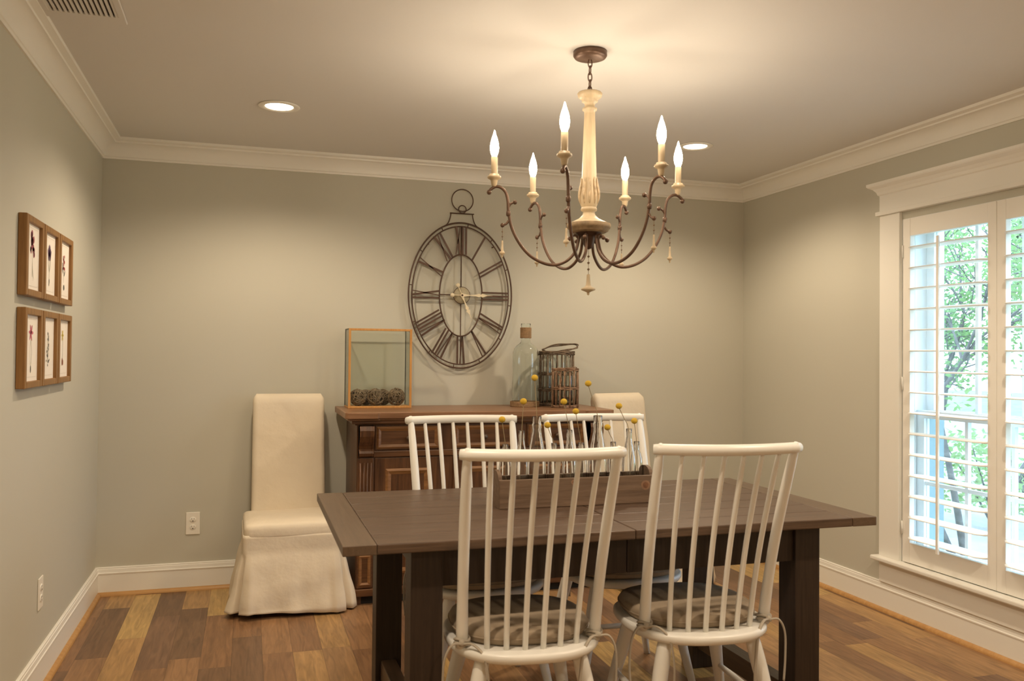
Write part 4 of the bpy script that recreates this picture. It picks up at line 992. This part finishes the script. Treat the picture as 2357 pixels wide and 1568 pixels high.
# ================================================================== trough of bottles on the table
TR = thing('wooden_trough', 'weathered wooden trough holding small bottles on the table', 'wooden trough', (1.155, 2.968, TZ+0.0005))
tw_, td_, th_ = 0.302, 0.064, 0.102
MB().cbox(-tw_, tw_, -td_, -td_+0.014, 0, th_, 0.002).build('front_board', M['crate'], TR)
MB().cbox(-tw_, tw_, td_-0.014, td_, 0, th_, 0.002).build('back_board', M['crate'], TR)
MB().box(-tw_+0.014, tw_-0.014, -td_+0.014, td_-0.014, 0.001, 0.012).build('bottom_board', M['crate'], TR)
for sx in (-1, 1):
    e1 = [(-td_+0.014, 0.0), (td_-0.014, 0.0), (td_-0.014, th_)]+[((td_-0.018)*math.cos(a), th_+0.030*math.sin(a)) for a in [PI*i/10 for i in range(11)]]+[(-td_+0.014, th_)]
    xa, xb = sorted((sx*tw_, sx*(tw_-0.014))); MB().prism(e1, xa, xb, 'YZ').build('end_board', M['crate'], TR)
kn = MB()
for (kx, kz, kr, q) in ((0.263, 0.066, 0.018, 1.0), (-0.02, 0.086, 0.013, 0.8)):
    for (f_, yy, mi_) in ((1.0, 0.0004, 0), (0.62, 0.0007, 1)):
        kn.cur = mi_
        n_ = 28; kn.add([(kx+kr*f_*(1+0.06*math.sin(3*a))*math.cos(a), -td_-yy, kz+kr*f_*q*math.sin(a)) for a in [2*PI*i_/n_ for i_ in range(n_)]], [tuple(range(n_))])
kn.build('wood_knot', [M['knotring'], M['knot']], TR, fix=False)
prof = {
 'S': [(0.0001, 0.003), (0.019, 0.003), (0.0225, 0.008), (0.0235, 0.020), (0.0235, 0.125), (0.021, 0.148), (0.0150, 0.166), (0.0098, 0.176), (0.0090, 0.186), (0.0100, 0.190), (0.0105, 0.207)],
 'M': [(0.0001, 0.003), (0.022, 0.003), (0.0258, 0.008), (0.0265, 0.022), (0.0265, 0.120), (0.0240, 0.150), (0.0185, 0.180), (0.0125, 0.208), (0.0100, 0.228), (0.0108, 0.236), (0.0110, 0.258)],
 'L': [(0.0001, 0.003), (0.030, 0.003), (0.0345, 0.009), (0.0352, 0.024), (0.0352, 0.125), (0.0325, 0.165), (0.0260, 0.205), (0.0190, 0.240), (0.0160, 0.262), (0.0180, 0.268), (0.0180, 0.280), (0.0155, 0.284), (0.0165, 0.308)],
}
order = [('S', 0.897, .020, (-0.013, 0.085)), ('M', 0.948, -.014, (0.006, 0.101)), ('L', 1.012, .004, (-0.010, 0.136)), ('S', 1.085, .020, (-0.026, 0.062)), ('M', 1.132, -.016, (-0.023, 0.099)),
         ('S', 1.190, .014, (-0.022, 0.112)), ('L', 1.252, .002, (-0.040, 0.115)), ('S', 1.322, .018, (-0.024, 0.050)), ('M', 1.374, -.010, (-0.042, 0.081)), ('S', 1.417, .014, (-0.010, 0.073))]
words = ['at the left end of the trough', 'second from the left in the trough', 'third from the left in the trough', 'fourth from the left in the trough', 'fifth from the left in the trough',
         'sixth from the left in the trough', 'seventh from the left in the trough', 'eighth from the left in the trough', 'ninth from the left in the trough', 'at the right end of the trough']
size = {'S': 'short', 'M': 'medium height', 'L': 'tall swing-neck'}
for (kd, bx, by, (hx_, hz_)), wd_ in zip(order, words):
    o = MB().lathe(shell(prof[kd], 0.0022), n=28, cap=False).build('glass_bottle', M['bot'])
    o.location = (bx, 2.968+by, TZ+0.013)
    sz = {'S': 'short clear glass bottle ', 'M': 'mid-height clear glass bottle ', 'L': 'tall clear glass bottle '}[kd]
    tag(o, sz+wd_, 'bottle', 'small glass bottles in the trough')
    topz = TZ+0.013+prof[kd][-1][1]
    fl = thing('dried_flower', 'yellow ball flower standing in the bottle '+wd_, 'flower', (bx, 2.968+by, TZ+0.013), 0, 'yellow billy button stems in the bottles')
    tz = prof[kd][-1][1]; k0 = -0.006*(1 if hx_ > 0 else -1)
    MB().tube(crom([(k0*1.4, 0, 0.010), (k0*0.4, 0, tz*0.6), (hx_*0.05, 0, tz), (hx_*0.55, 0, tz+hz_*0.55), (hx_, 0, tz+hz_)], 6), 0.0013, 6).build('stem', M['dstem'], fl)
    MB().ball((hx_, 0, tz+hz_+0.006), 0.0125, 16, 0.92).build('flower_head', M['crase'], fl)

# ================================================================== outdoors beyond the window
GZ = -0.55
g = MB(); g.box(ROOM_R+0.25, 40, -14, 40, GZ-0.2, GZ); tag(g.build('lawn', M['grass']), kind='structure')
d = MB(); d.prism([(6.0, -14), (9.6, -14), (9.6, 3.0), (12.8, 8.0), (20, 16), (20, 22), (15, 22), (8.5, 12.5), (6.0, 6.0)], GZ, GZ+0.02, 'XY'); tag(d.build('driveway', M['drive']), kind='structure')
d = MB(); d.prism([(ROOM_R+0.26, -6), (4.9, -6), (5.0, 3), (5.3, 6.4), (6.2, 10.5), (ROOM_R+0.26, 11)], GZ, GZ+0.03, 'XY'); tag(d.build('mulch_bed', M['mulch']), kind='structure')
def leaves(mb, c, rad, n_, rn, size_=0.06):
    for _ in range(n_):
        p = c+Vector((rn.gauss(0, .5), rn.gauss(0, .5), rn.gauss(0, .4)))*rad
        if p.z < 0.25: continue
        a = Vector((rn.gauss(0, 1), rn.gauss(0, 1), rn.gauss(0, .5))).normalized()*size_*rn.uniform(.6, 1.2); q = a.orthogonal().normalized()*size_*0.45
        q.rotate(Matrix.Rotation(rn.random()*6.28, 3, a.normalized()))
        mb.add([p-a*.5, p+q*.5, p+a*.5, p-q*.5], [(0, 1, 2, 3)])
def tree(x, y, h, spread, seed, label, lm, dens=26, lsize=0.06, trunks=1, r0=0.05, depth=4):
    rn = random.Random(seed); t = thing('tree', label, 'tree', (x, y, GZ), 0, 'trees outside the window')
    tr = MB(); lf_ = MB(); tips = []
    def grow(p, d_, L_, r_, lvl):
        pts = [p]; dd = d_.copy(); q = p.copy()
        for _ in range(4):
            dd = (dd+Vector((rn.gauss(0, .16), rn.gauss(0, .16), rn.gauss(0.03, .08)))).normalized(); q = q+dd*L_/4; pts.append(q.copy())
        tr.tube(pts, [r_*(1-0.10*i) for i in range(5)], 6 if lvl < 3 else 4, cap=False)
        if lvl >= 2:
            for pp in pts[1:]: leaves(lf_, pp, 0.22+0.05*lvl*spread, dens, rn, lsize)
        if lvl < depth:
            for _ in range(3 if lvl < 3 else 2):
                nd = (dd*0.75+Vector((rn.gauss(0, .6), rn.gauss(0, .6), rn.gauss(.12, .35)))*spread).normalized()
                grow(pts[rn.choice((2, 3, 4))], nd, L_*rn.uniform(.62, .8), r_*0.60, lvl+1)
    for k in range(trunks):
        a = rn.random()*6.28; grow(Vector((0.1*k*math.cos(a), 0.1*k*math.sin(a), 0)), Vector((0.22*math.cos(a), 0.22*math.sin(a), 1)).normalized(), h*0.40, r0, 0)
    tr.build('trunk', M['bark'], t, fix=False); lf_.build('foliage', M[lm], t, fix=False)
tree(6.35, 6.5, 4.2, 0.95, 11, 'grey multi-stem tree close to the window seen through the first shutter panel', 'leaf1', 9, 0.06, 3, 0.036, 4)
tree(9.6, 8.9, 4.6, 0.8, 23, 'leafy tree seen through the second shutter panel', 'leaf2', 13, 0.09, 2, 0.06, 4)
tree(8.6, 4.6, 4.0, 0.7, 64, 'small tree by the drive out of the photo to the right', 'leaf1', 9, 0.08, 1, 0.06, 4)
tree(10.2, 12.6, 6.5, 0.9, 31, 'pale green tree across the drive', 'leaf2', 17, 0.14, 1, 0.12, 4)
tree(17.5, 13.8, 8.0, 0.95, 42, 'dark green tree far across the lawn', 'leaf3', 18, 0.19, 1, 0.15, 4)
tree(15.5, 22.0, 9.0, 0.95, 57, 'broad green tree at the far edge of the lawn', 'leaf1', 18, 0.22, 1, 0.18, 4)
def bush(x, y, r_, seed, label, lm):
    rn = random.Random(seed); t = thing('shrub', label, 'shrub', (x, y, GZ), 0, 'shrubs outside the window'); s_ = MB(); l_ = MB()
    for k in range(14):
        a = rn.random()*6.28; e = rn.uniform(.2, 1); s_.tube([(0, 0, 0), (r_*.4*math.cos(a)*e, r_*.4*math.sin(a)*e, r_*.6), (r_*.8*math.cos(a)*e, r_*.8*math.sin(a)*e, r_*1.1)], [0.015, 0.01, 0.005], 5, cap=False)
    for k in range(60):
        a = rn.random()*6.28; e = math.sqrt(rn.random()); leaves(l_, Vector((r_*e*math.cos(a), r_*e*math.sin(a), r_*rn.uniform(.25, 1.2))), 0.25*r_, 22, rn, 0.09)
    s_.build('stems', M['bark'], t, fix=False); l_.build('foliage', M[lm], t, fix=False)
bush(13.5, 17.5, 1.9, 1, 'big round shrub at the back of the lawn, left one', 'leaf3'); bush(24.5, 15.5, 2.2, 2, 'big round shrub at the back of the lawn, right one', 'leaf3')
bush(7.75, 7.35, 0.80, 5, 'low twiggy shrub behind the grey multi-stem tree outside the window', 'leaf2')
bush(7.9, 5.45, 0.60, 8, 'low twiggy shrub beside the drive, nearest the second shutter panel', 'leaf1')
